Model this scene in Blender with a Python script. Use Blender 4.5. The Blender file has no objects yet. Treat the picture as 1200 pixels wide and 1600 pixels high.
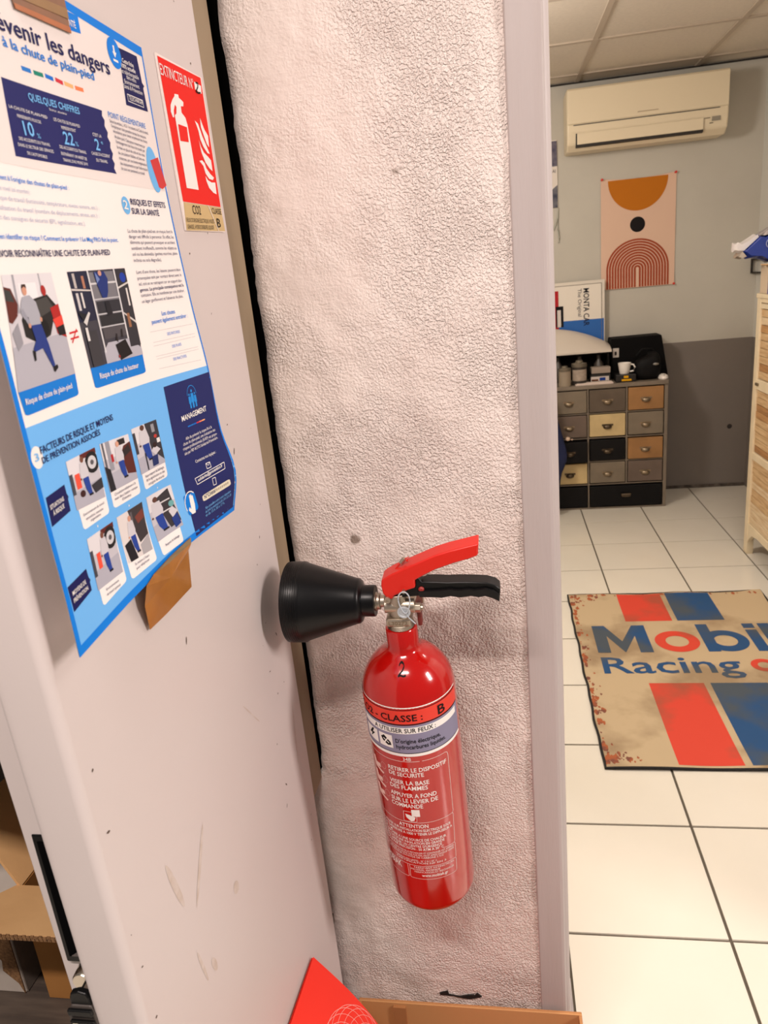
import bpy, bmesh, math, random
import numpy as np
from mathutils import Vector, Matrix

# ------------------------------------------------------------------ camera, world, lights
scn = bpy.context.scene
COL = scn.collection
H = 1.37                                   # height of the lens above the floor
cam_d = bpy.data.cameras.new('camera'); cam = bpy.data.objects.new('camera', cam_d); COL.objects.link(cam)
cam_d.sensor_fit = 'HORIZONTAL'; cam_d.sensor_width = 36.0; cam_d.lens = 34.5; cam_d.clip_start = 0.02
CX, CY, CZ = (0.98526947, 0.14377013, -0.0925971), (0.04387145, 0.31084881, 0.94944632), (0.16528572, -0.93952284, 0.29996244)
cam.matrix_world = Matrix(((CX[0], CY[0], CZ[0], 0), (CX[1], CY[1], CZ[1], 0), (CX[2], CY[2], CZ[2], H), (0, 0, 0, 1)))
cam_d.dof.use_dof = True; cam_d.dof.focus_distance = 0.92; cam_d.dof.aperture_fstop = 20.0
scn.camera = cam

world = bpy.data.worlds.new('world'); scn.world = world; world.use_nodes = True
world.node_tree.nodes['Background'].inputs[0].default_value = (1.0, 0.90, 0.84, 1)
world.node_tree.nodes['Background'].inputs[1].default_value = 0.17

def area(name, loc, sx, sy, power, color, target=None):
    l = bpy.data.lights.new(name, 'AREA'); l.shape = 'RECTANGLE'; l.size = sx; l.size_y = sy
    l.energy = power; l.color = color
    o = bpy.data.objects.new(name, l); COL.objects.link(o); o.location = loc
    if target is not None:
        o.rotation_euler = (Vector(target) - Vector(loc)).to_track_quat('-Z', 'Y').to_euler()
    return o
# workshop ceiling tubes (above and behind the photographer), office panel and unseen point light
area('workshop_tube', (-0.32, -0.50, 2.60), 0.9, 0.10, 49, (1.0, 0.865, 0.80))
area('workshop_lamp_right', (2.3, -0.05, 2.15), 0.35, 0.8, 50, (1.0, 0.88, 0.83), target=(-0.25, 0.75, 1.0))
def point_light(name, loc, power, color, r):
    l = bpy.data.lights.new(name, 'POINT'); l.energy = power; l.color = color; l.shadow_soft_size = r
    o = bpy.data.objects.new(name, l); COL.objects.link(o); o.location = loc
point_light('unseen_office_light', (-0.44, 2.75, 2.00), 54, (1.0, 0.91, 0.82), 0.14)  # unseen lamp, made a low point light to brighten the ceiling
area('office_panel_door', (0.76, 1.63, 2.255), 0.55, 0.55, 17, (1.0, 0.93, 0.86))
vs = scn.view_settings
scn.display_settings.display_device = 'sRGB'
vs.view_transform = 'Standard'; vs.look = 'None'; vs.exposure = 0.0; vs.gamma = 1.0; vs.use_curve_mapping = False

# ------------------------------------------------------------------ materials
def lin(c):
    f = lambda v: v / 12.92 if v <= 0.04045 else ((v + 0.055) / 1.055) ** 2.4
    return tuple(f(x / 255.0) for x in c) + (1.0,)
MATS = {}
def mat(name, rgb, rough=0.5, metal=0.0, var=0.0, vscale=30.0, bump=0.0, bscale=80.0, bdist=0.002, coat=0.0, spec=0.5, rgb2=None, stretch=None, vlo=0.35, vhi=0.7, trans=0.0):
    """rgb is sRGB 0-255; var mixes in a second tone by noise; bump adds fine relief."""
    if name in MATS: return MATS[name]
    m = bpy.data.materials.new(name); m.use_nodes = True; nt = m.node_tree; b = nt.nodes['Principled BSDF']
    b.inputs['Roughness'].default_value = rough; b.inputs['Metallic'].default_value = metal
    b.inputs['Coat Weight'].default_value = coat; b.inputs['Coat Roughness'].default_value = 0.06
    b.inputs['Specular IOR Level'].default_value = spec
    b.inputs['Transmission Weight'].default_value = trans
    c1 = lin(rgb); b.inputs['Base Color'].default_value = c1
    tc = None
    def coord():
        tcn = nt.nodes.new('ShaderNodeTexCoord')
        if stretch:
            mp = nt.nodes.new('ShaderNodeMapping'); mp.inputs['Scale'].default_value = stretch
            nt.links.new(tcn.outputs['Object'], mp.inputs['Vector']); return mp.outputs['Vector']
        return tcn.outputs['Object']
    if var > 0:
        tc = coord()
        n = nt.nodes.new('ShaderNodeTexNoise'); n.inputs['Scale'].default_value = vscale; n.inputs['Detail'].default_value = 5
        nt.links.new(tc, n.inputs['Vector'])
        r = nt.nodes.new('ShaderNodeMapRange'); r.inputs[1].default_value = vlo; r.inputs[2].default_value = vhi; r.inputs[4].default_value = var
        nt.links.new(n.outputs['Fac'], r.inputs[0])
        mx = nt.nodes.new('ShaderNodeMix'); mx.data_type = 'RGBA'
        mx.inputs[6].default_value = c1; mx.inputs[7].default_value = lin(rgb2) if rgb2 else tuple(x * 0.45 for x in c1[:3]) + (1,)
        nt.links.new(r.outputs[0], mx.inputs[0]); nt.links.new(mx.outputs[2], b.inputs['Base Color'])
    if bump > 0:
        tc = tc or coord()
        n = nt.nodes.new('ShaderNodeTexNoise'); n.inputs['Scale'].default_value = bscale; n.inputs['Detail'].default_value = 4
        nt.links.new(tc, n.inputs['Vector'])
        bp = nt.nodes.new('ShaderNodeBump'); bp.inputs['Strength'].default_value = bump; bp.inputs['Distance'].default_value = bdist
        nt.links.new(n.outputs['Fac'], bp.inputs['Height']); nt.links.new(bp.outputs[0], b.inputs['Normal'])
    MATS[name] = m; return m
def ink(rgb):                               # printing ink, one material for each colour
    return mat('ink_%02x%02x%02x' % tuple(rgb), rgb, rough=0.55, spec=0.12)
INK = dict(navy=(24, 27, 84), blue=(24, 122, 212), white=(240, 236, 232), sky=(120, 185, 240), grey=(176, 180, 205), black=(22, 20, 22),
           red=(214, 40, 34), paper=(243, 236, 232), card=(243, 238, 236))
def I(n): return ink(INK[n])

# ------------------------------------------------------------------ scene helpers
def link(o, parent=None):
    COL.objects.link(o)
    if parent is not None: o.parent = parent
    return o
def tag(o, label=None, cat=None, group=None, kind=None):
    if label: o['label'] = label
    if cat: o['category'] = cat
    if group: o['group'] = group
    if kind: o['kind'] = kind
    return o
def thing(name, label, cat, loc=(0, 0, 0), rot=None, group=None):
    o = bpy.data.objects.new(name, None); o.empty_display_size = 0.05; link(o); o.location = loc
    if rot is not None: o.rotation_euler = rot
    return tag(o, label, cat, group)

class MB:
    """collects vertices and faces (with a material index) into ONE mesh object"""
    def __init__(s): s.v = []; s.f = []; s.mi = []; s.m = 0
    def add(s, vs, fs):
        n = len(s.v); s.v += [tuple(map(float, p)) for p in vs]
        for f in fs: s.f.append([i + n for i in f]); s.mi.append(s.m)
        return s
    def box(s, a, b):
        x0, y0, z0 = a; x1, y1, z1 = b
        return s.add([(x0, y0, z0), (x1, y0, z0), (x1, y1, z0), (x0, y1, z0), (x0, y0, z1), (x1, y0, z1), (x1, y1, z1), (x0, y1, z1)],
                     [(3, 2, 1, 0), (4, 5, 6, 7), (0, 1, 5, 4), (1, 2, 6, 5), (2, 3, 7, 6), (3, 0, 4, 7)])
    def prism(s, pts, d, axis=1, c0=0.0):
        """closed 2-D outline extruded from c0 to c0+d along axis; pts give the two other coordinates in order"""
        def p3(p, c):
            q = list(p); q.insert(axis, c); return tuple(q)
        n = len(pts)
        vs = [p3(p, c0) for p in pts] + [p3(p, c0 + d) for p in pts]
        fs = [list(range(n))[::-1], list(range(n, 2 * n))] + [(i, (i + 1) % n, (i + 1) % n + n, i + n) for i in range(n)]
        return s.add(vs, fs)
    def lathe(s, prof, seg=32, M=None, cap=True):
        """prof: list of (r, z) around the local z axis, M maps to the object frame"""
        M = M or Matrix.Identity(4); vs = []; fs = []; k = len(prof)
        for i in range(seg):
            a = 2 * math.pi * i / seg
            for r, z in prof: vs.append(M @ Vector((r * math.cos(a), r * math.sin(a), z)))
        for i in range(seg):
            j = (i + 1) % seg
            for q in range(k - 1): fs.append((i * k + q, j * k + q, j * k + q + 1, i * k + q + 1))
        if cap:
            if prof[0][0] > 1e-5: fs.append([i * k for i in range(seg)][::-1])
            if prof[-1][0] > 1e-5: fs.append([i * k + k - 1 for i in range(seg)])
        return s.add(vs, fs)
    def cyl(s, a, b, r, seg=20, r2=None):
        a = Vector(a); b = Vector(b); L = (b - a).length
        M = Matrix.Translation(a) @ (b - a).to_track_quat('Z', 'Y').to_matrix().to_4x4()
        return s.lathe([(r, 0), (r if r2 is None else r2, L)], seg, M)
    def tube(s, pts, r, seg=8, closed=False):
        pts = [Vector(p) for p in pts]; n = len(pts); vs = []; fs = []
        for i, p in enumerate(pts):
            t = (pts[(i + 1) % n] - pts[i - 1]) if closed else (pts[min(i + 1, n - 1)] - pts[max(i - 1, 0)])
            q = t.to_track_quat('Z', 'Y')
            for k in range(seg):
                a = 2 * math.pi * k / seg
                vs.append(p + q @ Vector((r * math.cos(a), r * math.sin(a), 0)))
        m = n if closed else n - 1
        for i in range(m):
            j = (i + 1) % n
            for k in range(seg): fs.append((i * seg + k, i * seg + (k + 1) % seg, j * seg + (k + 1) % seg, j * seg + k))
        if not closed: fs.append(list(range(seg))[::-1]); fs.append([(n - 1) * seg + k for k in range(seg)])
        return s.add(vs, fs)
    def grid(s, fn, nu, nv):
        vs = [fn(i / nu, j / nv) for j in range(nv + 1) for i in range(nu + 1)]
        return s.add(vs, [(j * (nu + 1) + i, j * (nu + 1) + i + 1, (j + 1) * (nu + 1) + i + 1, (j + 1) * (nu + 1) + i) for j in range(nv) for i in range(nu)])
    def mesh(s, name, mats, smooth=False):
        me = bpy.data.meshes.new(name); me.from_pydata(s.v, [], s.f)
        for m in (mats if isinstance(mats, (list, tuple)) else [mats]): me.materials.append(m)
        me.polygons.foreach_set('material_index', s.mi)
        if smooth:
            me.polygons.foreach_set('use_smooth', [True] * len(me.polygons))
        me.update(); return me
    def build(s, name, mats, parent=None, bevel=0.0, seg=2, smooth=False, recalc=True, angle=35):
        me = s.mesh(name, mats, smooth)
        if recalc:
            bm = bmesh.new(); bm.from_mesh(me); bmesh.ops.recalc_face_normals(bm, faces=bm.faces); bm.to_mesh(me); bm.free()
        o = bpy.data.objects.new(name, me); link(o, parent)
        if bevel > 0:
            b = o.modifiers.new('bevel', 'BEVEL'); b.width = bevel; b.segments = seg; b.limit_method = 'ANGLE'; b.angle_limit = math.radians(40)
        if smooth: me.set_sharp_from_angle(angle=math.radians(angle))
        return o
def struct(o, label, cat): return tag(o, label, cat, kind='structure')

# lettering: the built-in font turned into flat triangles, then laid on a surface
_TX = {}
def glyphs(body, bold=0):
    k = (body, bold)
    if k in _TX: return _TX[k]
    cu = bpy.data.curves.new('txt', 'FONT'); cu.body = body; cu.size = 1.0; cu.dimensions = '2D'; cu.fill_mode = 'FRONT'
    cu.resolution_u = 2; cu.offset = 0.013 if bold else 0.0
    ob = bpy.data.objects.new('txt', cu); COL.objects.link(ob)
    me = bpy.data.meshes.new_from_object(ob)
    vs = [(v.co.x, v.co.y) for v in me.vertices]; fs = [tuple(p.vertices) for p in me.polygons]
    bpy.data.objects.remove(ob); bpy.data.curves.remove(cu); bpy.data.meshes.remove(me)
    xs = [v[0] for v in vs] or [0, 1]
    _TX[k] = (vs, fs, min(xs), max(xs)); return _TX[k]
def capheight():
    vs = glyphs('H')[0]; return max(v[1] for v in vs)
def letter(mb, body, bold, fn, pre=''):
    """fn(s, t): s runs 0..1 over body, t is 0 at the baseline and 1 at cap height"""
    vs, fs, x0, x1 = glyphs(pre + body, bold); ch = capheight()
    if pre:
        w = glyphs(body, bold); w = w[3] - w[2]; x0 = x1 - w
    mb.add([fn((x - x0) / (x1 - x0), y / ch) for x, y in vs], fs)

def finepoly(pts, levels=2):
    """2-D outline -> small triangles, so that it follows a curved surface"""
    from mathutils.geometry import tessellate_polygon
    tr = [[Vector((pts[i][0], pts[i][1])) for i in t] for t in tessellate_polygon([[Vector((p[0], p[1], 0)) for p in pts]])]
    for _ in range(levels):
        nt = []
        for a, b, c in tr:
            ab, bc, ca = (a + b) / 2, (b + c) / 2, (c + a) / 2; nt += [[a, ab, ca], [ab, b, bc], [ca, bc, c], [ab, bc, ca]]
        tr = nt
    V = []; F = []; ix = {}
    for t in tr:
        f = []
        for q in t:
            k = (round(q.x, 6), round(q.y, 6))
            if k not in ix: ix[k] = len(V); V.append((q.x, q.y))
            f.append(ix[k])
        F.append(f)
    return V, F

# ------------------------------------------------------------------ measured print layout (poster in sheet fractions, sign in metres)
PTEXT= [["Pré", "venir les dangers", 0.3323, 0.1005, 0.7727, 0.0865, 0.0238, "navy", 1],
["liés ", "à la chute de plain-pied", 0.311, 0.1222, 0.6784, 0.1102, 0.0137, "blue", 1],
["", "SANTÉ", 0.5851, 0.0386, 0.6352, 0.0373, 0.0097, "white", 1],
["", "Cette fiche", 0.8559, 0.0507, 0.9227, 0.0495, 0.0074, "white", 1],
["", "100% actuelle", 0.8462, 0.0611, 0.9287, 0.0588, 0.0074, "white", 1],
["", "est téléchargeable", 0.8366, 0.0714, 0.9425, 0.068, 0.0074, "white", 0],
["", "dans votre", 0.8651, 0.0779, 0.9218, 0.077, 0.0075, "white", 0],
["", "Environnement", 0.8482, 0.0883, 0.9364, 0.0851, 0.0075, "white", 0],
["", "Santé & Prévention", 0.8392, 0.0974, 0.9505, 0.0947, 0.0075, "white", 0],
["", "TÉLÉCHARGER", 0.8574, 0.116, 0.9435, 0.1132, 0.0075, "white", 0],
["", "QUELQUES CHIFFRES", 0.3614, 0.1858, 0.5699, 0.1791, 0.0101, "sky", 1],
["", "Source : assurance", 0.4357, 0.1904, 0.5067, 0.1882, 0.0036, "white", 0],
["", "LA CHUTE DE PLAIN-PIED", 0.2775, 0.2079, 0.4195, 0.205, 0.0043, "white", 0],
["", "REPRÉSENTE PLUS DE", 0.3004, 0.2176, 0.3884, 0.2157, 0.0043, "white", 0],
["", "10", 0.3134, 0.2403, 0.3526, 0.2385, 0.0192, "sky", 1],
["", "%", 0.3608, 0.2389, 0.3743, 0.2388, 0.0068, "sky", 0],
["", "DES ACCIDENTS DU TRAVAIL", 0.2862, 0.25, 0.4056, 0.2465, 0.0044, "white", 0],
["", "DANS LE SECTEUR DES SERVICES", 0.2766, 0.2593, 0.4141, 0.2554, 0.0044, "white", 0],
["", "DE L'AUTOMOBILE", 0.3046, 0.2682, 0.3817, 0.2666, 0.0044, "white", 0],
["", "LES CHUTES DE PLAIN-PIED", 0.4452, 0.2041, 0.5567, 0.2016, 0.0047, "white", 0],
["", "REPRÉSENTENT", 0.4708, 0.2132, 0.5327, 0.2114, 0.0047, "white", 0],
["", "22", 0.4705, 0.2358, 0.515, 0.2341, 0.0188, "sky", 1],
["", "%", 0.5195, 0.2336, 0.532, 0.2338, 0.0069, "sky", 0],
["", "DES ACCIDENTS DU TRAVAIL", 0.4453, 0.2447, 0.5613, 0.2425, 0.0047, "white", 0],
["", "ENTRAÎNANT UN ARRÊT DE", 0.4458, 0.2547, 0.5579, 0.253, 0.0047, "white", 0],
["", "TRAVAIL D'AU MOINS 24 H", 0.448, 0.2641, 0.5558, 0.2614, 0.0047, "white", 0],
["", "C'EST LA", 0.6119, 0.2075, 0.6544, 0.2064, 0.005, "white", 0],
["", "2", 0.6136, 0.2301, 0.6358, 0.2294, 0.0179, "sky", 1],
["", "e", 0.6463, 0.2173, 0.6558, 0.2173, 0.0068, "sky", 0],
["", "CAUSE D'ACCIDENT", 0.5877, 0.2404, 0.6795, 0.2375, 0.0051, "white", 0],
["", "DU TRAVAIL", 0.6046, 0.2503, 0.6613, 0.2483, 0.0051, "white", 0],
["", "POINT RÉGLEMENTAIRE", 0.7168, 0.1644, 0.9321, 0.159, 0.0097, "blue", 0],
["", "Selon les articles L. 4121-1 et suivants du Code du travail,", 0.7183, 0.1731, 0.9424, 0.1688, 0.0056, "navy", 0],
["", "l'employeur doit prendre toutes les mesures", 0.7212, 0.1808, 0.9209, 0.1789, 0.0056, "navy", 0],
["", "nécessaires pour éviter et prévenir les chutes", 0.7263, 0.1891, 0.925, 0.1869, 0.0056, "navy", 0],
["", "de plain-pied. Cela passe notamment par", 0.7287, 0.1979, 0.9048, 0.198, 0.0056, "navy", 0],
["", "l'aménagement des lieux de travail, par", 0.731, 0.2066, 0.8977, 0.2064, 0.0056, "navy", 0],
["", "la mise en place de sols et de voies", 0.7306, 0.2158, 0.892, 0.2154, 0.0056, "navy", 0],
["", "de circulation fiables et bien en-", 0.7314, 0.2256, 0.8866, 0.2239, 0.0056, "navy", 0],
["", "tretenues, par une bonne organisation", 0.7309, 0.2348, 0.8928, 0.2329, 0.0056, "navy", 0],
["", "des équipements et par l'information", 0.7316, 0.244, 0.8927, 0.2423, 0.0056, "navy", 0],
["", "de tout son personnel au travail.", 0.7313, 0.2529, 0.8688, 0.2515, 0.0056, "navy", 0],
["Ils sont souv", "ent à l'origine des chutes de plain-pied :", 0.1761, 0.3133, 0.4447, 0.3083, 0.0067, "blue", 1],
["l'état des lieux d", "e travail (sol encombré) :", 0.165, 0.328, 0.2783, 0.3259, 0.006, "grey", 0],
["l'ambiance physi", "que de travail (luminosité, température, niveau sonore, etc.) ;", 0.1544, 0.3417, 0.5665, 0.3328, 0.0064, "grey", 0],
["l'organ", "alisation du travail (nombre de déplacements, stress, etc.) ;", 0.1438, 0.3554, 0.5582, 0.3459, 0.0064, "grey", 0],
["le non-respec", "t des consignes de sécurité (EPI, signalisation, etc.).", 0.1334, 0.3685, 0.4843, 0.3622, 0.0063, "grey", 0],
["Comment bi", "en identifier ce risque ? Comment le prévenir ? Le Mag PRO fait le point.", 0.1121, 0.395, 0.6313, 0.3852, 0.0069, "blue", 1],
["SA", "VOIR RECONNAÎTRE UNE CHUTE DE PLAIN-PIED", 0.0922, 0.4195, 0.5753, 0.4089, 0.0091, "navy", 1],
["", "RISQUES ET EFFETS", 0.7466, 0.3137, 0.9639, 0.3088, 0.0107, "navy", 1],
["", "SUR LA SANTÉ", 0.743, 0.3307, 0.9102, 0.3273, 0.0106, "navy", 1],
["", "La chute de plain-pied est un risque dont le", 0.6963, 0.3668, 0.9758, 0.3595, 0.0063, "navy", 0],
["", "danger est difficile à percevoir. En effet, les", 0.6958, 0.377, 0.9759, 0.3706, 0.0063, "navy", 0],
["", "éléments qui peuvent provoquer un accident", 0.6966, 0.3874, 0.9759, 0.3818, 0.0063, "navy", 0],
["", "semblent inoffensifs, comme les objets au", 0.6964, 0.3984, 0.9776, 0.393, 0.0063, "navy", 0],
["", "sol ou les dénivelés (petites marches, plans", 0.6962, 0.4094, 0.9759, 0.4043, 0.0063, "navy", 0],
["", "inclinés ou sols dégradés).", 0.6953, 0.4205, 0.8611, 0.4181, 0.0062, "navy", 0],
["", "Lors d'une chute, les lésions peuvent être", 0.6969, 0.4427, 0.9712, 0.4383, 0.0063, "navy", 0],
["", "provoquées soit par contact direct avec le", 0.6953, 0.454, 0.9697, 0.4492, 0.0063, "navy", 0],
["", "sol, soit en se rattrapant sur un support dan-", 0.6968, 0.4648, 0.965, 0.4611, 0.0063, "navy", 0],
["", "gereux. La principale conséquence est la", 0.6966, 0.4761, 0.9693, 0.4709, 0.0063, "navy", 1],
["", "contusion. Elle se manifeste par une douleur,", 0.6958, 0.4863, 0.9658, 0.4824, 0.0063, "navy", 0],
["", "un léger gonflement et l'absence de plaie.", 0.6949, 0.4977, 0.9482, 0.494, 0.0063, "navy", 0],
["", "Les chutes", 0.7933, 0.5258, 0.8744, 0.5248, 0.0083, "blue", 1],
["", "peuvent également entraîner :", 0.726, 0.5397, 0.9472, 0.5365, 0.0083, "blue", 1],
["", "DES ENTORSES", 0.7994, 0.5665, 0.8763, 0.5661, 0.0058, "blue", 0],
["", "DES PLAIES", 0.8117, 0.5931, 0.8673, 0.5924, 0.0058, "blue", 0],
["", "DES FRACTURES", 0.8026, 0.6193, 0.8811, 0.6187, 0.0058, "blue", 0],
["", "Risque de chute de plain-pied", 0.0379, 0.618, 0.2411, 0.6152, 0.008, "white", 1],
["", "Risque de chute de hauteur", 0.3837, 0.6149, 0.6017, 0.6146, 0.0093, "white", 1],
["", "FACTEURS DE RISQUE ET MOYENS", 0.046, 0.6903, 0.4014, 0.6891, 0.0103, "navy", 1],
["", "DE PRÉVENTION ASSOCIÉS", 0.0441, 0.7042, 0.3205, 0.7032, 0.0092, "navy", 1],
["", "3", 0.0196, 0.6969, 0.0361, 0.6971, 0.0109, "sky", 1],
["", "2", 0.7012, 0.3236, 0.7257, 0.3241, 0.0154, "white", 1],
["", "SITUATIONS", 0.0293, 0.7706, 0.0892, 0.7693, 0.0064, "white", 1],
["", "À RISQUE", 0.0355, 0.781, 0.0838, 0.7793, 0.0064, "white", 1],
["", "MOYENS DE", 0.0294, 0.9069, 0.095, 0.9071, 0.0065, "white", 1],
["", "PRÉVENTION", 0.0272, 0.9183, 0.0978, 0.9184, 0.0065, "white", 1],
["", "Environnement de travail", 0.155, 0.8106, 0.2617, 0.8134, 0.0044, "navy", 0],
["", "encombré, mauvaise", 0.1622, 0.8188, 0.2524, 0.8215, 0.0044, "navy", 0],
["", "organisation", 0.1809, 0.8256, 0.2341, 0.8273, 0.0044, "navy", 0],
["", "Circulation téléphone à la", 0.3241, 0.8134, 0.4507, 0.8172, 0.0049, "navy", 0],
["", "main dans l'atelier, manque", 0.3203, 0.8208, 0.458, 0.8262, 0.0049, "navy", 0],
["", "d'attention", 0.3582, 0.8292, 0.4118, 0.8319, 0.0049, "navy", 0],
["", "Non-respect du balisage,", 0.5182, 0.8195, 0.638, 0.8219, 0.0055, "navy", 0],
["", "de la signalisation ou des", 0.5201, 0.8276, 0.6373, 0.8307, 0.0055, "navy", 0],
["", "consignes de sécurité", 0.5295, 0.8367, 0.6295, 0.8391, 0.0055, "navy", 0],
["", "Environnement", 0.1775, 0.9465, 0.2471, 0.9509, 0.0043, "navy", 0],
["", "de travail optimisé", 0.1745, 0.9548, 0.2502, 0.9597, 0.0043, "navy", 0],
["", "Se mettre à l'écart", 0.3483, 0.9518, 0.4369, 0.9579, 0.0047, "navy", 0],
["", "pour téléphoner", 0.3503, 0.9603, 0.4316, 0.965, 0.0047, "navy", 0],
["", "Respect du balisage", 0.5438, 0.9678, 0.6346, 0.9704, 0.0051, "navy", 0],
["", "MANAGEMENT", 0.7837, 0.7478, 0.9338, 0.7446, 0.0114, "white", 1],
["", "Afin de prévenir le risque lié à la", 0.7852, 0.7888, 0.9427, 0.7863, 0.0064, "white", 0],
["", "chute de plain-pied, une évaluation des", 0.7664, 0.7983, 0.9599, 0.7956, 0.0064, "white", 0],
["", "risques professionnels (EvRP) est propo-", 0.7605, 0.8078, 0.9644, 0.8055, 0.0064, "white", 0],
["", "sée par IRP AUTO Solidarité-Prévention.", 0.7627, 0.8186, 0.9616, 0.8143, 0.0063, "white", 0],
["", "Contactez nos équipes :", 0.8082, 0.8445, 0.9254, 0.8425, 0.0066, "white", 0],
["", "solidarite@prevention.fr", 0.7982, 0.8849, 0.9334, 0.8774, 0.0067, "white", 1],
["", "N°Cristal", 0.8122, 0.9291, 0.8735, 0.9256, 0.0085, "navy", 1],
["", "Nos conseillers sont à votre disposition", 0.8087, 0.9525, 0.961, 0.9459, 0.0063, "sky", 0],
["", "du lundi au vendredi de 8 h 30 à 12 h 30", 0.8054, 0.9608, 0.9641, 0.9553, 0.0063, "sky", 0],
["", "et de 13 h 30 à 17 h.", 0.804, 0.969, 0.9224, 0.9655, 0.0062, "sky", 0]]
PQ= {"head_bg": [[0.1913, 0.2927], [1.0065, 0.2741], [0.9928, 0.0032], [0.3591, 0.0255]], "tab": [[0.5816, 0.017], [0.6572, 0.0141], [0.6559, 0.0411], [0.5635, 0.0485]], "navybox": [[0.8487, 0.0269], [0.9574, 0.0232], [0.9703, 0.1227], [0.8356, 0.128]], "navybump": [[0.9583, 0.0679], [0.9742, 0.0748], [0.9594, 0.0829]], "dlrect": [[0.8519, 0.1066], [0.9444, 0.1049], [0.9448, 0.1178], [0.8519, 0.119]], "chiffres": [[0.2768, 0.168], [0.2578, 0.2751], [0.7009, 0.263], [0.693, 0.2537], [0.7015, 0.2453], [0.6929, 0.2373], [0.7021, 0.2277], [0.6942, 0.2187], [0.6998, 0.2094], [0.6901, 0.2008], [0.6967, 0.1926], [0.686, 0.1832], [0.6921, 0.1729], [0.6829, 0.1666], [0.6883, 0.1575]], "doc": [[0.9233, 0.2188], [0.9809, 0.2079], [1.0042, 0.2614], [0.9711, 0.2708], [0.9485, 0.2692]], "line1a": [[0.7071, 0.5544], [0.9716, 0.5522]], "line1b": [[0.7118, 0.5753], [0.9669, 0.5732]], "line2a": [[0.7096, 0.5823], [0.9658, 0.5798]], "line2b": [[0.7111, 0.603], [0.968, 0.6027]], "line3a": [[0.7128, 0.6084], [0.9679, 0.6081]], "line3b": [[0.7153, 0.628], [0.9661, 0.6322]], "photo1": [[0.0746, 0.4436], [0.2768, 0.4395], [0.2715, 0.5953], [0.0217, 0.5988]], "banner1": [[0.0217, 0.5988], [0.2715, 0.5953], [0.2653, 0.6292], [0.0279, 0.633]], "photo2": [[0.3484, 0.4384], [0.635, 0.4319], [0.6392, 0.5927], [0.349, 0.5939]], "banner2": [[0.349, 0.5939], [0.6392, 0.5927], [0.6388, 0.628], [0.3501, 0.6286]], "neq": [[0.2905, 0.533], [0.3317, 0.5311], [0.2898, 0.542], [0.3311, 0.5403], [0.328, 0.5278], [0.2942, 0.5484]], "lowbg": [[0.0118, 0.6461], [0.7173, 0.675], [1.0001, 0.9998], [0.0001, 1.0]], "tag1": [[0.0244, 0.7511], [0.1075, 0.748], [0.1079, 0.7623], [0.1125, 0.7684], [0.1083, 0.7715], [0.1072, 0.7898], [0.0203, 0.7946]], "tag2": [[0.018, 0.8896], [0.1115, 0.8872], [0.1134, 0.9024], [0.119, 0.9086], [0.1142, 0.9104], [0.1136, 0.9246], [0.0202, 0.9308]], "card1": [[0.1352, 0.7179], [0.2788, 0.7186], [0.2817, 0.834], [0.1432, 0.8313], [0.1326, 0.7957], [0.2767, 0.8042]], "card2": [[0.3052, 0.7179], [0.4659, 0.7244], [0.4742, 0.8398], [0.3083, 0.8333], [0.3051, 0.8035], [0.471, 0.8101]], "card3": [[0.488, 0.7193], [0.6422, 0.7222], [0.653, 0.8425], [0.5059, 0.8414], [0.4962, 0.8088], [0.6514, 0.8122]], "card4": [[0.145, 0.847], [0.2851, 0.8512], [0.2883, 0.9626], [0.148, 0.9652], [0.1409, 0.9346], [0.2801, 0.9429]], "card5": [[0.31, 0.8502], [0.4702, 0.8567], [0.4758, 0.9765], [0.3142, 0.9695], [0.3179, 0.9394], [0.467, 0.9521]], "card6": [[0.5007, 0.8558], [0.6591, 0.8617], [0.652, 0.986], [0.5152, 0.981], [0.5083, 0.949], [0.6747, 0.9548]], "mgmt": [[0.7184, 0.6659], [0.9971, 0.6627], [0.9862, 0.9884], [0.7289, 0.9956]], "pill1": [[0.7864, 0.8758], [0.9483, 0.8694], [0.9434, 0.8841], [0.7921, 0.8903]], "pill2": [[0.8023, 0.9193], [0.9572, 0.912], [0.9646, 0.9278], [0.8045, 0.9334]], "hand": [[0.7086, 0.8994], [0.7681, 0.9012], [0.7747, 0.9413], [0.7181, 0.9462]]}
PC= {'dlicon': (0.8192, 0.0419), 'icon2': (0.7176, 0.317), 'icon3': (0.0306, 0.6924), 'roundicon': (0.9662, 0.2303), 'mgicon': (0.8657, 0.707), 'env': (0.867, 0.8611), 'phone': (0.8764, 0.901)}
PD= [((0.3622, 0.1422), (0.3971, 0.1412)), ((0.4066, 0.141), (0.4432, 0.1395)), ((0.4513, 0.1383), (0.4834, 0.1387)), ((0.4918, 0.1374), (0.5224, 0.1383)), ((0.5283, 0.1374), (0.5662, 0.1374)), ((0.5747, 0.1371), (0.6127, 0.1354))]
PD2= [((0.8112, 0.7628), (0.8271, 0.7626)), ((0.8281, 0.7626), (0.8441, 0.7624)), ((0.8451, 0.7624), (0.8613, 0.7622)), ((0.8623, 0.7622), (0.8787, 0.762)), ((0.8797, 0.762), (0.8963, 0.7618)), ((0.8973, 0.7618), (0.9142, 0.7616))]
PDOT= [(0.2086, 0.8402), (0.3901, 0.8461), (0.5807, 0.852)]
TAPE2= [(0.597, 1.1632), (0.596, 1.1574), (0.5898, 1.1535), (0.5828, 1.1207), (0.5275, 1.12), (0.4976, 1.121), (0.4973, 1.1419), (0.505, 1.1546), (0.52, 1.1598), (0.5521, 1.1622)]
TAPE2uv= [(0.6858, 0.9871), (0.6795, 1.0001), (0.6585, 1.009), (0.6321, 1.0855), (0.447, 1.0851), (0.342, 1.0796), (0.3411, 1.0307), (0.3713, 1.0029), (0.427, 0.9928), (0.541, 0.9898)]
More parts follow.
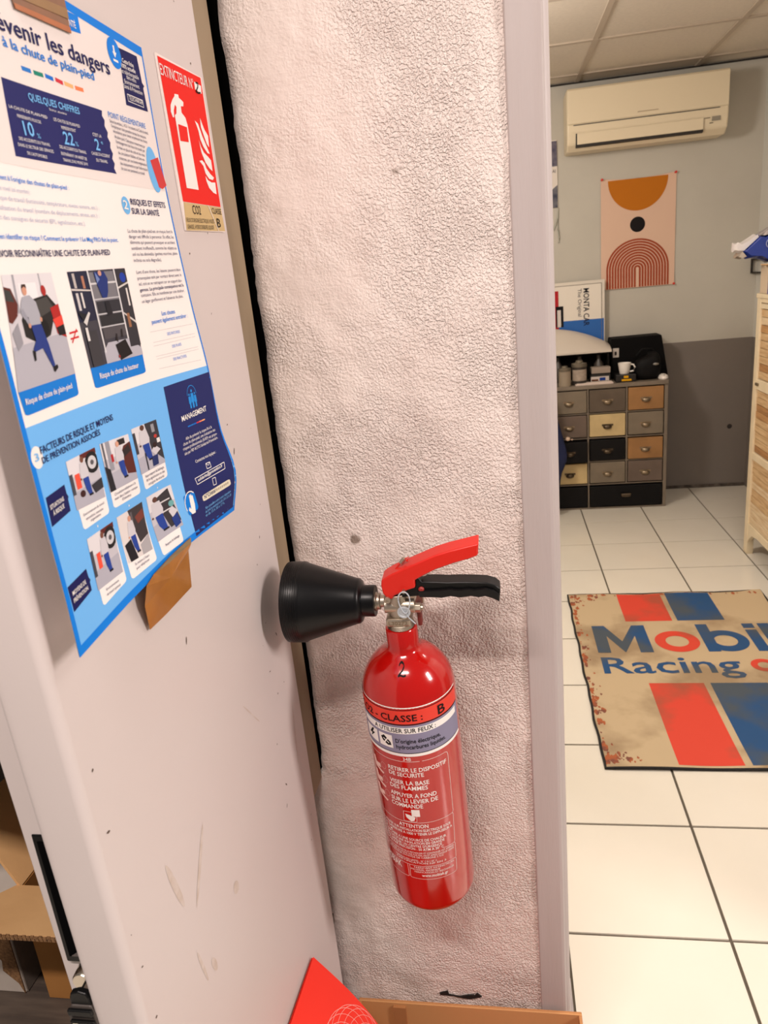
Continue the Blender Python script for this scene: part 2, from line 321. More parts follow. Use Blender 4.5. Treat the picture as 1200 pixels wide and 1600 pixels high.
TAPE1uv= [(0.3677, 0.0034), (0.3808, 0.0608), (0.599, 0.052), (0.6023, -0.0189)]
SG= {'outer': [(0.7, 1.5769), (0.8078, 1.5806), (0.8099, 1.434), (0.7035, 1.4307)], 'red': [(0.7019, 1.5748), (0.8044, 1.5795), (0.8078, 1.4587), (0.7073, 1.4563)], 'tan': [(0.7082, 1.4559), (0.8076, 1.4583), (0.8105, 1.4349), (0.7044, 1.4309)], 'bottle': [(0.7203, 1.5309), (0.7248, 1.5331), (0.7273, 1.5391), (0.7245, 1.5405), (0.7198, 1.5352), (0.7179, 1.529), (0.7149, 1.5281), (0.712, 1.5323), (0.7139, 1.5381), (0.72, 1.5436), (0.7266, 1.5479), (0.7275, 1.55), (0.7366, 1.551), (0.7368, 1.5484), (0.742, 1.5477), (0.7466, 1.5467), (0.745, 1.5428), (0.7386, 1.5417), (0.7379, 1.5362), (0.7456, 1.5332), (0.7482, 1.5275), (0.7511, 1.4703), (0.7211, 1.4693)], 'bottlewin': [(0.7245, 1.5243), (0.7454, 1.525), (0.744, 1.5118), (0.7237, 1.51)], 'f1': [(0.7693, 1.535), (0.7768, 1.5333), (0.7807, 1.528), (0.7834, 1.5236), (0.7901, 1.5169), (0.7981, 1.5088), (0.7914, 1.5087), (0.7822, 1.5135), (0.7768, 1.5193), (0.7754, 1.5266)], 'f2': [(0.785, 1.5398), (0.7886, 1.5353), (0.7929, 1.5305), (0.8008, 1.5262), (0.7992, 1.515), (0.7936, 1.5174), (0.7886, 1.5243), (0.7837, 1.5312)], 'f3': [(0.7722, 1.5181), (0.7754, 1.5126), (0.7813, 1.5079), (0.7916, 1.5054), (0.7988, 1.5029), (0.7986, 1.4927), (0.7915, 1.4941), (0.782, 1.4986), (0.7745, 1.507)], 'f4': [(0.7653, 1.4982), (0.7729, 1.4997), (0.779, 1.4977), (0.7814, 1.4935), (0.7909, 1.489), (0.8, 1.4865), (0.7953, 1.4838), (0.7853, 1.4839), (0.7773, 1.488), (0.7739, 1.4948)], 'f5': [(0.7756, 1.4856), (0.7813, 1.4823), (0.7907, 1.481), (0.8014, 1.4821), (0.8004, 1.4706), (0.7915, 1.4714), (0.7813, 1.475), (0.7766, 1.4807)], 'patch': [(0.7837, 1.5719), (0.8016, 1.5717), (0.8002, 1.5642), (0.7838, 1.5652)], 'two': [(0.7875, 1.5717), (0.7933, 1.5722), (0.7914, 1.5686), (0.7848, 1.5633), (0.7909, 1.5631), (0.7965, 1.5646)], 'slash': [(0.7701, 1.4571), (0.7897, 1.4343)]}
ST= [('EXTINCTEUR N°', 0.7023, 1.5603, 0.7801, 1.5638, 0.009, 'white'), ('CO2', 0.7266, 1.4467, 0.7472, 1.4473, 0.0079, 'black'), ('CLASSE', 0.7787, 1.4505, 0.8058, 1.4511, 0.0054, 'black'), ('B', 0.7885, 1.4378, 0.7984, 1.4379, 0.0087, 'black'), ("FEUX D'ORIGINE ÉLECTRIQUE, HUILES", 0.7077, 1.4385, 0.7796, 1.4411, 0.0036, 'black'), ('GRAISSE, HYDROCARBURE LIQUIDE', 0.7073, 1.4324, 0.7769, 1.4351, 0.0037, 'black')]

# ------------------------------------------------------------------ the setting
YW = 0.885                                  # face of the rendered wall
rng = np.random.default_rng(7)
def smooth_noise(nx, ny, cell, seed):
    r = np.random.default_rng(seed); gx, gy = int(nx / cell) + 3, int(ny / cell) + 3
    g = r.random((gx, gy)) * 2 - 1
    x = np.arange(nx) / cell; y = np.arange(ny) / cell
    xi = x.astype(int); yi = y.astype(int); fx = x - xi; fy = y - yi
    fx = fx * fx * (3 - 2 * fx); fy = fy * fy * (3 - 2 * fy)
    a = g[np.ix_(xi, yi)]; b = g[np.ix_(xi + 1, yi)]; c = g[np.ix_(xi, yi + 1)]; d = g[np.ix_(xi + 1, yi + 1)]
    fx = fx[:, None]; fy = fy[None, :]
    return (a * (1 - fx) + b * fx) * (1 - fy) + (c * (1 - fx) + d * fx) * fy

def plaster_mat():
    m = bpy.data.materials.new('painted_render'); m.use_nodes = True; nt = m.node_tree; N = nt.nodes; L = nt.links
    b = N['Principled BSDF']; b.inputs['Roughness'].default_value = 0.62; b.inputs['Specular IOR Level'].default_value = 0.35
    tc = N.new('ShaderNodeTexCoord')
    def noise(scale, det, vec=None, dist=0.0):
        n = N.new('ShaderNodeTexNoise'); n.inputs['Scale'].default_value = scale; n.inputs['Detail'].default_value = det; n.inputs['Distortion'].default_value = dist
        L.new(vec or tc.outputs['Object'], n.inputs['Vector']); return n.outputs['Fac']
    def rng_(src, a, c, lo, hi):
        r = N.new('ShaderNodeMapRange'); r.interpolation_type = 'SMOOTHSTEP'
        for i, v in enumerate((a, c, lo, hi)): r.inputs[i + 1].default_value = v
        L.new(src, r.inputs[0]); return r.outputs[0]
    def math_(op, x, y):
        q = N.new('ShaderNodeMath'); q.operation = op
        for i, s in enumerate((x, y)):
            if isinstance(s, (int, float)): q.inputs[i].default_value = s
            else: L.new(s, q.inputs[i])
        return q.outputs[0]
    # colour: white paint, dirtier in clouds, a few spots
    mx = N.new('ShaderNodeMix'); mx.data_type = 'RGBA'; mx.inputs[6].default_value = lin((236, 223, 215)); mx.inputs[7].default_value = lin((214, 196, 187))
    L.new(rng_(noise(5, 5), 0.42, 0.75, 0, 0.75), mx.inputs[0])
    mx2 = N.new('ShaderNodeMix'); mx2.data_type = 'RGBA'; mx2.inputs[7].default_value = lin((120, 100, 82))
    L.new(mx.outputs[2], mx2.inputs[6]); L.new(rng_(noise(23, 2), 0.74, 0.80, 0, 0.8), mx2.inputs[0]); L.new(mx2.outputs[2], b.inputs['Base Color'])
    # relief: roller stipple, left out in trowelled patches
    sx = N.new('ShaderNodeSeparateXYZ'); L.new(tc.outputs['Object'], sx.inputs[0])
    left = rng_(sx.outputs['X'], -0.24, -0.12, 1.0, 0.0)
    patch = rng_(noise(7.0, 2), 0.47, 0.56, 0.0, 1.0)
    tramp = math_('SUBTRACT', 1.0, math_('MULTIPLY', math_('MULTIPLY', left, patch), 0.7))
    rough = math_('ADD', rng_(sx.outputs['X'], -0.20, -0.03, 0.34, 0.58), rng_(noise(9, 2), 0.40, 0.62, -0.12, 0.28))
    tramp = math_('MULTIPLY', tramp, rough)
    st = rng_(noise(350, 1.8, dist=0.15), 0.34, 0.66, 0.0, 0.62); big = noise(55, 3)
    v = N.new('ShaderNodeTexVoronoi'); v.feature = 'SMOOTH_F1'; v.inputs['Scale'].default_value = 270; L.new(tc.outputs['Object'], v.inputs['Vector'])
    h = math_('ADD', math_('MULTIPLY', st, 1.0), math_('MULTIPLY', v.outputs['Distance'], -0.35))
    mp = N.new('ShaderNodeMapping'); mp.inputs['Scale'].default_value = (30, 1, 330); mp.inputs['Rotation'].default_value = (0, 0.12, 0); L.new(tc.outputs['Object'], mp.inputs['Vector'])
    strokes = noise(1, 2, mp.outputs['Vector'])
    h = math_('ADD', math_('MULTIPLY', h, tramp), math_('MULTIPLY', math_('MULTIPLY', strokes, math_('SUBTRACT', 1.05, tramp)), 0.09))
    h = math_('ADD', h, math_('MULTIPLY', big, 0.55))
    bp = N.new('ShaderNodeBump'); bp.inputs['Strength'].default_value = 1.0; bp.inputs['Distance'].default_value = 0.0038
    L.new(h, bp.inputs['Height']); L.new(bp.outputs[0], b.inputs['Normal'])
    return m
M_PL = plaster_mat()
M_TRIM = mat('trim_paint', (184, 174, 171), rough=0.45, var=0.25, vscale=9, rgb2=(168, 154, 147), bump=0.12, bscale=60, stretch=(6, 6, 0.5))
M_TILE = mat('floor_tile', (230, 224, 211), rough=0.16, var=0.18, vscale=5, rgb2=(216, 207, 190), bump=0.03, bscale=120)
M_GROUT = mat('grout', (98, 89, 76), rough=0.9, var=0.4, vscale=20)
M_WALLUP = mat('office_wall_paint', (198, 193, 182), rough=0.8, var=0.15, vscale=3, bump=0.05, bscale=200)
M_DADO = mat('office_dado_paint', (128, 119, 112), rough=0.75, var=0.25, vscale=2.5, rgb2=(108, 100, 94))
M_CEIL = mat('ceiling_tile_face', (212, 200, 184), rough=0.9, var=0.12, vscale=60, bump=0.2, bscale=400)
M_RAIL = mat('ceiling_rail', (178, 163, 146), rough=0.5)

def floor_():
    b = MB(); b.box((-1.6, -1.2, -0.05), (1.75, 4.52, -0.004))
    f = struct(b.build('floor', M_GROUT), 'floor of cream square tiles with dark grout joints', 'floor')
    t = 0.3333; g = 0.0035
    bm = MB(); bm.box((g, g, -0.012), (t - g, t - g, 0.0))
    me = bm.mesh('tile', M_TILE)
    x0 = 0.085 - 4 * t; y0 = 1.262 - 6 * t
    for i in range(9):
        for j in range(16):
            x, y = x0 + i * t, y0 + j * t
            if x + t < 0.06 and y > 1.9: continue          # hidden behind the wall
            if y + t > 4.51:
                o = MB().box((g, g, -0.012), (t - g, 4.503 - y, 0.0)).build('tile', M_TILE, f)
            else: o = bpy.data.objects.new('tile', me); link(o, f)
            o.location = (x, y, 0)
    return f
floor_()

# rendered pier between workshop and office
def pier():
    x0, x1, z0, z1 = -0.2848, 0.0185, 0.0, 2.6
    nx, nz = 70, 520
    xs = np.linspace(x0, x1, nx + 1); zs = np.linspace(z0, z1, nz + 1)
    d = 0.0016 * smooth_noise(nx + 1, nz + 1, 9, 1) + 0.0008 * smooth_noise(nx + 1, nz + 1, 3.5, 2)
    ej = 0.0011 * smooth_noise(nx + 1, nz + 1, 7, 3)[0] + 0.0008 * smooth_noise(nx + 1, nz + 1, 2, 4)[0]
    V = []; 
    for j, z in enumerate(zs):
        k = 1 / (1 + math.exp((z - 0.682) / 0.004))          # below the slot the render runs on to the cabinet
        lo = x0 + (0 if z < 0.7 else ej[j]) - 0.033 * k
        for i in range(nx + 1):
            f = i / nx; x = lo + (x1 - lo) * f
            edge = 0.007 * math.exp(-f * nx / 0.9) * (1 - k)   # rounded left arris
            V.append((x, YW + d[i, j] + edge, z))
    F = [(j * (nx + 1) + i, j * (nx + 1) + i + 1, (j + 1) * (nx + 1) + i + 1, (j + 1) * (nx + 1) + i) for j in range(nz) for i in range(nx)]
    b = MB(); b.add(V, F)
    b.box((x0 + 0.006, YW + 0.009, 0.675), (x1, 1.075, z1)); b.box((x0 - 0.035, YW + 0.004, 0), (x1, 1.075, 0.675))
    b.box((-1.6, 0.98, 0), (x0 + 0.01, 1.075, z1))
    o = b.build('wall_front', M_PL, smooth=True, recalc=False, angle=60)
    return struct(o, 'rough white rendered wall behind the fire extinguisher', 'wall')
WALL = pier()
MB().box((-0.300, 0.8960, 0.676), (-0.2750, 0.985, 2.6)).build('gap_shade_strip', mat('gap_shade_black', (6, 5, 5), rough=0.95, spec=0.05), WALL)  # strip added inside the slot, coloured black to stand for its deep shade
b = MB()
pts = [(-0.060, .2905), (-0.050, .2935), (-0.041, .2890), (-0.030, .2875), (-0.022, .2865), (-0.012, .2875), (-0.010, .2920), (-0.003, .2900), (0.002, .2930), (0.003, .287), (-0.008, .2835), (-0.025, .2835), (-0.040, .284), (-0.056, .287)]
b.prism([(x - .081 + .004 * math.sin(i * 2.3), z - .0165 + .002 * math.sin(i * 1.7)) for i, (x, z) in enumerate(pts)], 0.002, axis=1, c0=YW - 0.0022)
b.build('tar_stain', mat('tar', (26, 22, 20), rough=0.7), WALL)
# lintel and the far jamb of the opening, office walls and ceiling
struct(MB().box((0.0185, 0.90, 2.10), (1.75, 1.075, 2.6)).build('wall_lintel', M_PL), 'white wall above the doorway', 'wall')
struct(MB().box((1.05, 0.90, 0), (1.75, 1.075, 2.1)).build('wall_front_right', M_PL), 'white wall right of the doorway', 'wall')
# door casing on the near side, with the jamb behind it
prof = [(0.0175, 0.0), (0.0175, 0.886), (0.0190, 0.8815), (0.052, 0.8800), (0.0560, 0.8805), (0.0580, 0.8835), (0.0600, 0.8845), (0.0628, 0.8870), (0.0640, 0.8920), (0.0640, 1.09)]
b = MB(); V = []
outline = [(0.0175, 1.09)] + prof[1:]
b.prism(outline, 2.1, axis=2, c0=0.0)
TR = struct(b.build('trim_1', M_TRIM, bevel=0.001), 'grey painted door casing along the edge of the white wall', 'door trim')
b = MB(); b.box((0.064, 0.935, 0), (0.0775, 1.07, 0.10)); b.build('plinth', M_TRIM, TR)
# far wall of the office, light above, grey dado below
b = MB(); b.box((-1.6, 4.505, 0.872), (1.75, 4.6, 2.5)); b.m = 1; b.box((-1.6, 4.5045, 0), (1.75, 4.6, 0.872))
WB = struct(b.build('wall_back', [M_WALLUP, M_DADO]), 'office end wall, pale grey above a dark grey dado', 'wall')
b = MB(); b.box((0.9, 4.498, 0.0), (1.40, 4.5045, 0.018)); b.build('dirt_line', mat('skirting_dirt', (58, 50, 44), rough=0.9, var=0.8, vscale=25, rgb2=(120, 110, 100)), WB)
b = MB(); b.lathe([(0.0, 0.0), (0.014, 0.0005), (0.011, 0.002), (0, 0.0025)], 14, Matrix.Translation((1.305, 4.5045, 0.365)) @ Matrix.Rotation(math.pi / 2, 4, 'X')); b.build('screw_hole', mat('hole_dark', (50, 44, 42), rough=0.8), WB)
b = MB(); b.box((1.405, 1.075, 0.872), (1.5, 4.505, 2.5)); b.m = 1; b.box((1.405, 1.075, 0), (1.5, 4.505, 0.872))
struct(b.build('wall_right', [mat('right_wall_paint', (214, 212, 204), rough=0.8), M_DADO]), 'pale office side wall behind the slatted cabinet', 'wall')
struct(MB().box((-1.7, 1.075, 0), (-1.6, 4.6, 2.5)).build('wall_left', M_WALLUP), 'pale office wall on the left', 'wall')
def ceiling():
    z = 2.268
    b = MB(); b.box((-1.6, 1.075, z + 0.02), (1.5, 4.6, z + 0.06))
    c = struct(b.build('ceiling', M_CEIL), 'suspended office ceiling of square tiles', 'ceiling')
    xs = [0.46 + 0.6 * k for k in range(-4, 3)]; ys = [3.733 + 0.6 * k for k in range(-5, 3)]
    bm = MB(); bm.box((0.008, 0.008, 0.0), (0.592, 0.592, 0.014)); me = bm.mesh('ceiling_tile', M_CEIL)
    for x in xs:
        for y in ys:
            if (abs(x + 0.74) < 0.02 and abs(y - 2.533) < 0.02) or (abs(x - 0.46) < 0.02 and abs(y - 1.333) < 0.02): continue
            if x > 1.4 or x < -1.8: continue
            if y + 0.6 > 4.6:
                b2 = MB(); b2.box((0.008, 0.008, 0), (0.592, 4.505 - y, 0.014)); o = b2.build('ceiling_tile', M_CEIL, c)
            elif x + .6 > 1.45:
                b2 = MB(); b2.box((0.008, 0.008, 0), (1.405 - x, 0.592, 0.014)); o = b2.build('ceiling_tile', M_CEIL, c)
            else:
                o = bpy.data.objects.new('ceiling_tile', me); link(o, c)
            o.location = (x, y, z)
    for x in xs:
        if x < 1.4: MB().box((x - 0.012, 1.075, z - 0.006), (x + 0.012, 4.505, z + 0.004)).build('ceiling_rail', M_RAIL, c)
    for y in ys:
        if 1.1 < y < 4.5: MB().box((-1.6, y - 0.012, z - 0.0065), (1.405, y + 0.012, z + 0.003)).build('ceiling_rail', M_RAIL, c)
    MB().box((-1.6, 4.49, z - 0.010), (1.405, 4.506, z - 0.004)).build('edge_shadow_gap', mat('edge_dark', (40, 34, 30), rough=0.9), c)
ceiling()

# ------------------------------------------------------------------ steel cabinet on the left
M_CAB = mat('cabinet_enamel', (212, 202, 199), rough=0.38, var=0.22, vscale=4, rgb2=(201, 187, 181), bump=0.03, bscale=500)
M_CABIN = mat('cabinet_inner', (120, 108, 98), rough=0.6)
M_BEIGE = mat('cabinet_flange', (150, 132, 106), rough=0.6, var=0.7, vscale=9, rgb2=(104, 88, 66), stretch=(1, 1, 0.35))
M_BLKPL = mat('black_plastic', (10, 10, 11), rough=0.35, spec=0.3)
M_CHROME = mat('chrome', (225, 215, 200), rough=0.18, metal=1.0)
LEAN = -0.0217
def sheet(name, prof, z0, z1, m, parent, th=0.0012, smooth=True):
    """bent sheet: open XY profile raised from z0 to z1, leaning slightly towards the viewer"""
    p = [Vector(q) for q in prof]; n = len(p); inner = []
    for i in range(n):
        t = (p[min(i + 1, n - 1)] - p[max(i - 1, 0)]).normalized(); inner.append(p[i] + Vector((-t.y, t.x)) * th)
    loop = list(p) + inner[::-1]; N = len(loop); V = []
    for z in (z0, z1): V += [(q.x, q.y + LEAN * (z - 1), z) for q in loop]
    F = [(i, (i + 1) % N, (i + 1) % N + N, i + N) for i in range(N)]
    for k in range(n - 1): F.append((k, k + 1, N - 2 - k, N - 1 - k)); F.append((N + k, N + k + 1, N + N - 2 - k, N + N - 1 - k))
    b = MB(); b.add(V, F); return b.build(name, m, parent, smooth=smooth)
def cabinet():
    t = thing('metal_cabinet', 'tall grey-white steel cupboard with posters on its side panel', 'cabinet', (-0.6, 0.6, 0))
    t.location = (0, 0, 0)
    z0, z1 = 0.0, 2.0
    X = -0.287; yf = 0.3718; yb = 0.8315
    arc = lambda cx, cy, r, a0, a1, n: [(cx + r * math.cos(a0 + (a1 - a0) * k / n), cy + r * math.sin(a0 + (a1 - a0) * k / n)) for k in range(n + 1)]
    r = 0.007
    side = [(X, yb), (X, yf + r)] + arc(X - r, yf + r, r, 0, -math.pi / 2, 8) + [(X - 0.0355 + 0.003, yf)] + arc(X - 0.0355, yf + .004, .004, -math.pi / 2, -math.pi * 0.95, 4) + [(X - 0.0395, yf + 0.030)]
    sheet('side_panel', side, z0, z1, M_CAB, t, th=-0.0012)
    # rear return flange of the side, bare beige primer
    sheet('rear_flange', [(X - 0.0018, yb - 0.02), (X - 0.0008, yb + 0.0445), (X - 0.012, yb + 0.046)], 0.683, z1, M_BEIGE, t, th=-0.0012)
    sheet('mended_flange_piece', [(X - 0.0012, yb + 0.002), (X - 0.0012, yb + 0.024)], 1.52, 1.60, mat('flange_grey', (176, 164, 150), rough=0.5, var=0.5, vscale=30), t, th=-0.0006)
    # shutter: the slatted door is slid back, only its leading bar shows
    bar = [(X - 0.040, 0.402), (X - 0.079, 0.402), (X - 0.083, 0.406), (X - 0.083, 0.425)]
    sh = sheet('shutter', bar, 0.30, 1.95, M_CAB, t, th=-0.0014)
    # recessed black pull
    yb_ = 0.402 - 0.0217 * (0.945 - 1)
    b = MB(); b.box((X - 0.0725, yb_ - 0.0022, 0.880), (X - 0.030, yb_ + 0.0005, 1.003))
    pl = b.build('pull_rim', M_BLKPL, sh, bevel=0.002)
    b = MB(); b.box((X - 0.0685, yb_ - 0.0026, 0.8865), (X - 0.030, yb_ - 0.0016, 0.9970)); b.build('pull_recess', mat('recess_black', (4, 4, 5), rough=0.9, spec=0.05), sh)
    b = MB(); b.prism([(X - 0.066, 0.8875), (X - 0.030, 0.8875), (X - 0.030, 0.899), (X - 0.052, 0.897)], 0.001, axis=1, c0=yb_ - 0.0034); b.build('pull_lip', mat('pull_grey', (92, 84, 82), rough=0.5), sh)
    # lock barrel
    ly = 0.402 - 0.0217 * (0.874 - 1)
    b = MB(); Mx = Matrix.Translation((X - 0.054, ly, 0.874)) @ Matrix.Rotation(math.pi / 2, 4, 'X')
    b.lathe([(0.0, -0.001), (0.0095, -0.001), (0.0095, 0.004), (0.0085, 0.0145), (0.0075, 0.016), (0, 0.016)], 28, Mx)
    b.build('lock_barrel', M_CHROME, sh, smooth=True)
    # carcass
    MB().box((-1.20, 0.392, z0), (-1.19, 0.84, z1)).build('far_side_panel', M_CABIN, t)
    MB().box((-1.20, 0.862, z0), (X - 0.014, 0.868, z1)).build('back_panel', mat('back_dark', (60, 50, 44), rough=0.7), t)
    MB().box((-1.20, 0.36, z1 - 0.02), (X - 0.002, 0.84, z1 + 0.02)).build('top_panel', M_CAB, t)
    b = MB(); b.box((-1.19, 0.435, 0.435), (X - 0.004, 0.862, 0.450))
    b.build('shelf', mat('dark_wood_shelf', (92, 80, 70), rough=0.6, var=0.8, vscale=5, rgb2=(56, 47, 42), stretch=(2, 14, 14)), t)
    MB().box((-1.19, 0.435, 1.15), (X - 0.004, 0.862, 1.16)).build('shelf', M_CABIN, t)
    MB().box((-1.20, 0.392, 0.0), (X - 0.004, 0.415, 0.43)).build('kick_panel', M_CAB, t)
    # scratches and dents on the enamel
    rr = random.Random(3); b = MB()
    for k in range(46):
        y = rr.choice([rr.uniform(0.385, 0.40), rr.uniform(0.5, 0.82), rr.uniform(0.72, 0.82)]); z = rr.uniform(0.55, 1.65); s = rr.uniform(0.0006, 0.0016); l = rr.choice([1, 1, 1.6, 2.6]); a = rr.uniform(-1.2, 1.2)
        if 1.13 < z and 0.37 < y < 0.705: continue
        pts = [(y + s * math.cos(q) * l * math.cos(a) - s * math.sin(q) * 0.7 * math.sin(a), z + s * math.cos(q) * l * math.sin(a) + s * math.sin(q) * 0.7 * math.cos(a)) for q in [k2 * 2 * math.pi / 7 + rr.uniform(-.3, .3) for k2 in range(7)]]
        b.add([(X + 0.00025, p[0], p[1]) for p in pts], [list(range(7))])
    o = b.build('paint_chips', mat('chip', (96, 80, 70), rough=0.8), t); tag(o, kind='stuff')
    b = MB()
    for (y, z, w, h, a) in [(0.455, 0.905, .004, .03, .25), (0.50, 0.885, .003, .035, -.6), (0.47, 0.80, .0022, .022, .2), (0.56, 0.80, .006, .008, .5), (0.67, .93, .001, .03, .7), (.745, 1.0, .0016, .014, -.2), (.80, .82, .0009, .05, -.12), (.49, .78, .004, .010, .3)]:
        pts = [(y + w * math.cos(q) * math.cos(a) - h * math.sin(q) * math.sin(a), z + w * math.cos(q) * math.sin(a) + h * math.sin(q) * math.cos(a)) for q in [k * 2 * math.pi / 12 for k in range(12)]]
        b.add([(X + 0.0002, p[0], p[1]) for p in pts], [list(range(12))])
    o = b.build('grime_smears', mat('grime', (196, 180, 168), rough=0.6, var=0.9, vscale=90, rgb2=(214, 203, 197)), t); tag(o, kind='stuff')
    return t
CAB = cabinet()
# key with its black fob, hanging in the lock
k = thing('key_fob', 'ribbed black plastic fob on the key in the cupboard lock', 'key', (-0.335, 0.384, 0.873))
b = MB(); b.box((-0.001, -0.004, -0.006), (0.001, 0.018, 0.006)); b.build('key_blade', M_CHROME, k)
pts = [(-0.008, 0.003), (-0.0065, 0.007), (0, 0.009), (0.0065, 0.007), (0.008, 0.003), (0.0085, -0.004), (-0.0085, -0.004)]
b = MB(); b.prism([(p[0], p[1]) for p in pts], 0.005, axis=1, c0=-0.009); b.build('key_bow', M_BLKPL, k, bevel=0.001)
b = MB()
b.prism([(-0.0085, -0.004), (0.0085, -0.004), (0.0105, -0.012), (0.0110, -0.055), (0.009, -0.064), (-0.009, -0.064), (-0.0125, -0.055), (-0.0125, -0.014)], 0.008, axis=1, c0=-0.010)
fb = b.build('fob_body', mat('fob_grey', (66, 59, 55), rough=0.45), k, bevel=0.0015)
for q, zz in enumerate((-0.009, -0.020, -0.029, -0.038, -0.047)):
    MB().box((-0.0105, -0.0125, zz - 0.0028), (0.0095, -0.0095, zz + 0.0028)).build('rib', M_BLKPL, fb, bevel=0.0008)
for sx in (-0.006, 0.004): MB().box((sx - 0.002, -0.0132, -0.0215), (sx + 0.002, -0.0120, -0.0190)).build('eyelet', mat('fob_eyelet', (190, 180, 160), rough=0.4), fb)

# cartons standing in the cupboard
M_CARD = mat('corrugated_card', (222, 178, 124), rough=0.85, var=0.35, vscale=14, rgb2=(198, 150, 98), bump=0.08, bscale=160)
M_CARDD = mat('old_card', (176, 122, 62), rough=0.85, var=0.5, vscale=10, rgb2=(140, 88, 32))
M_CARDE = mat('card_edge', (150, 112, 74), rough=0.95, var=0.8, vscale=300, rgb2=(90, 60, 36))
def slab(b, p0, p1, p2, p3, th):
    """thin board from four corners"""
    a = [Vector(p) for p in (p0, p1, p2, p3)]; n = (a[1] - a[0]).cross(a[3] - a[0]).normalized() * th
    b.add(a + [q + n for q in a], [(3, 2, 1, 0), (4, 5, 6, 7), (0, 1, 5, 4), (1, 2, 6, 5), (2, 3, 7, 6), (3, 0, 4, 7)])
t = thing('open_carton', 'open brown carton with its flap folded out, inside the steel cupboard', 'box', (-0.53, 0.78, 0.45)); o0 = Vector(t.location)
def rel(*ps): return [Vector(p) - o0 for p in ps]
b = MB(); slab(b, *rel((-.667, .700, .451), (-.40, .700, .451), (-.40, .700, .641), (-.667, .700, .641)), .004); slab(b, *rel((-.667, .70, .451), (-.667, .70, .641), (-.667, .855, .641), (-.667, .855, .451)), -.004)
slab(b, *rel((-.667, .855, .451), (-.40, .855, .451), (-.40, .855, .641), (-.667, .855, .641)), -.004); slab(b, *rel((-.40, .70, .451), (-.40, .70, .641), (-.40, .855, .641), (-.40, .855, .451)), .004); slab(b, *rel((-.667, .70, .451), (-.40, .70, .451), (-.40, .855, .451), (-.667, .855, .451)), .004)
b.build('body', M_CARDD, t)
b = MB(); slab(b, *rel((-.72, .600, .669), (-.40, .600, .671), (-.40, .700, .641), (-.67, .700, .641)), .004); fl = b.build('front_flap', M_CARD, t)
b = MB()
n = 60
for i in range(n):
    x = -.72 + .32 * i / n; b.box(tuple(Vector((x, .5992, .6665)) - o0), tuple(Vector((x + .0042, .6003, .6735 + .001 * (i % 2))) - o0))
b.build('corrugated_edge', M_CARDE, fl)
b = MB(); slab(b, *rel((-.667, .853, .641), (-.40, .853, .641), (-.42, .80, .755), (-.640, .80, .755)), .004); b.build('rear_flap', M_CARD, t)
b = MB(); slab(b, *rel((-.667, .70, .641), (-.667, .855, .641), (-.735, .84, .735), (-.735, .72, .735)), .004); b.build('side_flap', M_CARD, t)
t = thing('white_carton', 'small torn white carton next to the open brown carton in the cupboard', 'box', (-0.78, 0.76, 0.45)); o0 = Vector(t.location)
b = MB(); b.box(tuple(Vector((-.86, .700, .4505)) - o0), tuple(Vector((-.706, .84, .585)) - o0)); b.build('body', mat('white_card', (205, 195, 184), rough=0.8, var=0.4, vscale=20, rgb2=(176, 164, 152)), t, bevel=0.002)
b = MB(); pp = [(-.7065, .4515), (-.7065, .585), (-.741, .585), (-.735, .56), (-.742, .535), (-.728, .51), (-.731, .492), (-.712, .47)]
b.prism([(x - o0.x, z - o0.z) for x, z in pp], 0.0015, axis=1, c0=.6985 - o0.y); b.build('torn_edge', M_CARDE, t)
b = MB(); b.box(tuple(Vector((-.7058, .702, .452)) - o0), tuple(Vector((-.704, .838, .584)) - o0)); b.build('side_liner', mat('grey_liner', (128, 116, 106), rough=0.9, var=0.4, vscale=60), t)

# ------------------------------------------------------------------ safety poster on the cabinet side
X0, Y0, ZT, PW, PH = -0.287, 0.373, 0.203 + H, 0.297, 0.408
UU = [0, .33, .66, 1.]; VV = [0, .25, .5, .65, .8, .9, 1.]
DD = [[.003, .002, .002, .002], [.010, .004, .003, .003], [.019, .008, .005, .009], [.020, .010, .006, .015], [.021, .011, .006, .018], [.022, .011, .006, .026], [.022, .013, .010, .018]]
def herm(xs, ys, x):
    i = 0
    while i < len(xs) - 2 and x > xs[i + 1]: i += 1
    h = xs[i + 1] - xs[i]; t = min(max((x - xs[i]) / h, -.3), 1.3)
    def m(j):
        if j == 0: return (ys[1] - ys[0]) / (xs[1] - xs[0])
        if j == len(xs) - 1: return (ys[-1] - ys[-2]) / (xs[-1] - xs[-2])
        return (ys[j + 1] - ys[j - 1]) / (xs[j + 1] - xs[j - 1])
    return (2 * t**3 - 3 * t * t + 1) * ys[i] + (t**3 - 2 * t * t + t) * h * m(i) + (-2 * t**3 + 3 * t * t) * ys[i + 1] + (t**3 - t * t) * h * m(i + 1)
def dpost(u, v): return herm(VV, [herm(UU, r, u) for r in DD], v)
def PP(u, v, lay=0.0): return (X0 + dpost(u, v) + 0.00022 * lay, Y0 + PW * u, ZT - PH * v)
POST = thing('safety_poster', 'large curling white and blue French safety poster about falls, taped to the cabinet', 'poster')
b = MB(); b.grid(lambda s, t: PP(s, t), 40, 56); b.grid(lambda s, t: PP(s, t, -1.4), 40, 56)
b.build('sheet', I('paper'), POST, smooth=True, recalc=False)
def bil(c, s, t):
    (a, b_, c_, d) = c[:4]
    return tuple((a[i] * (1 - s) + b_[i] * s) * (1 - t) + (d[i] * (1 - s) + c_[i] * s) * t for i in (0, 1))
def pquad(name, c, m, lay, n=8, k=8, parent=None):
    b = MB(); b.grid(lambda s, t: PP(*bil(c, s, t), lay), n, k); return b.build(name, m, parent or POST, smooth=True, recalc=False)
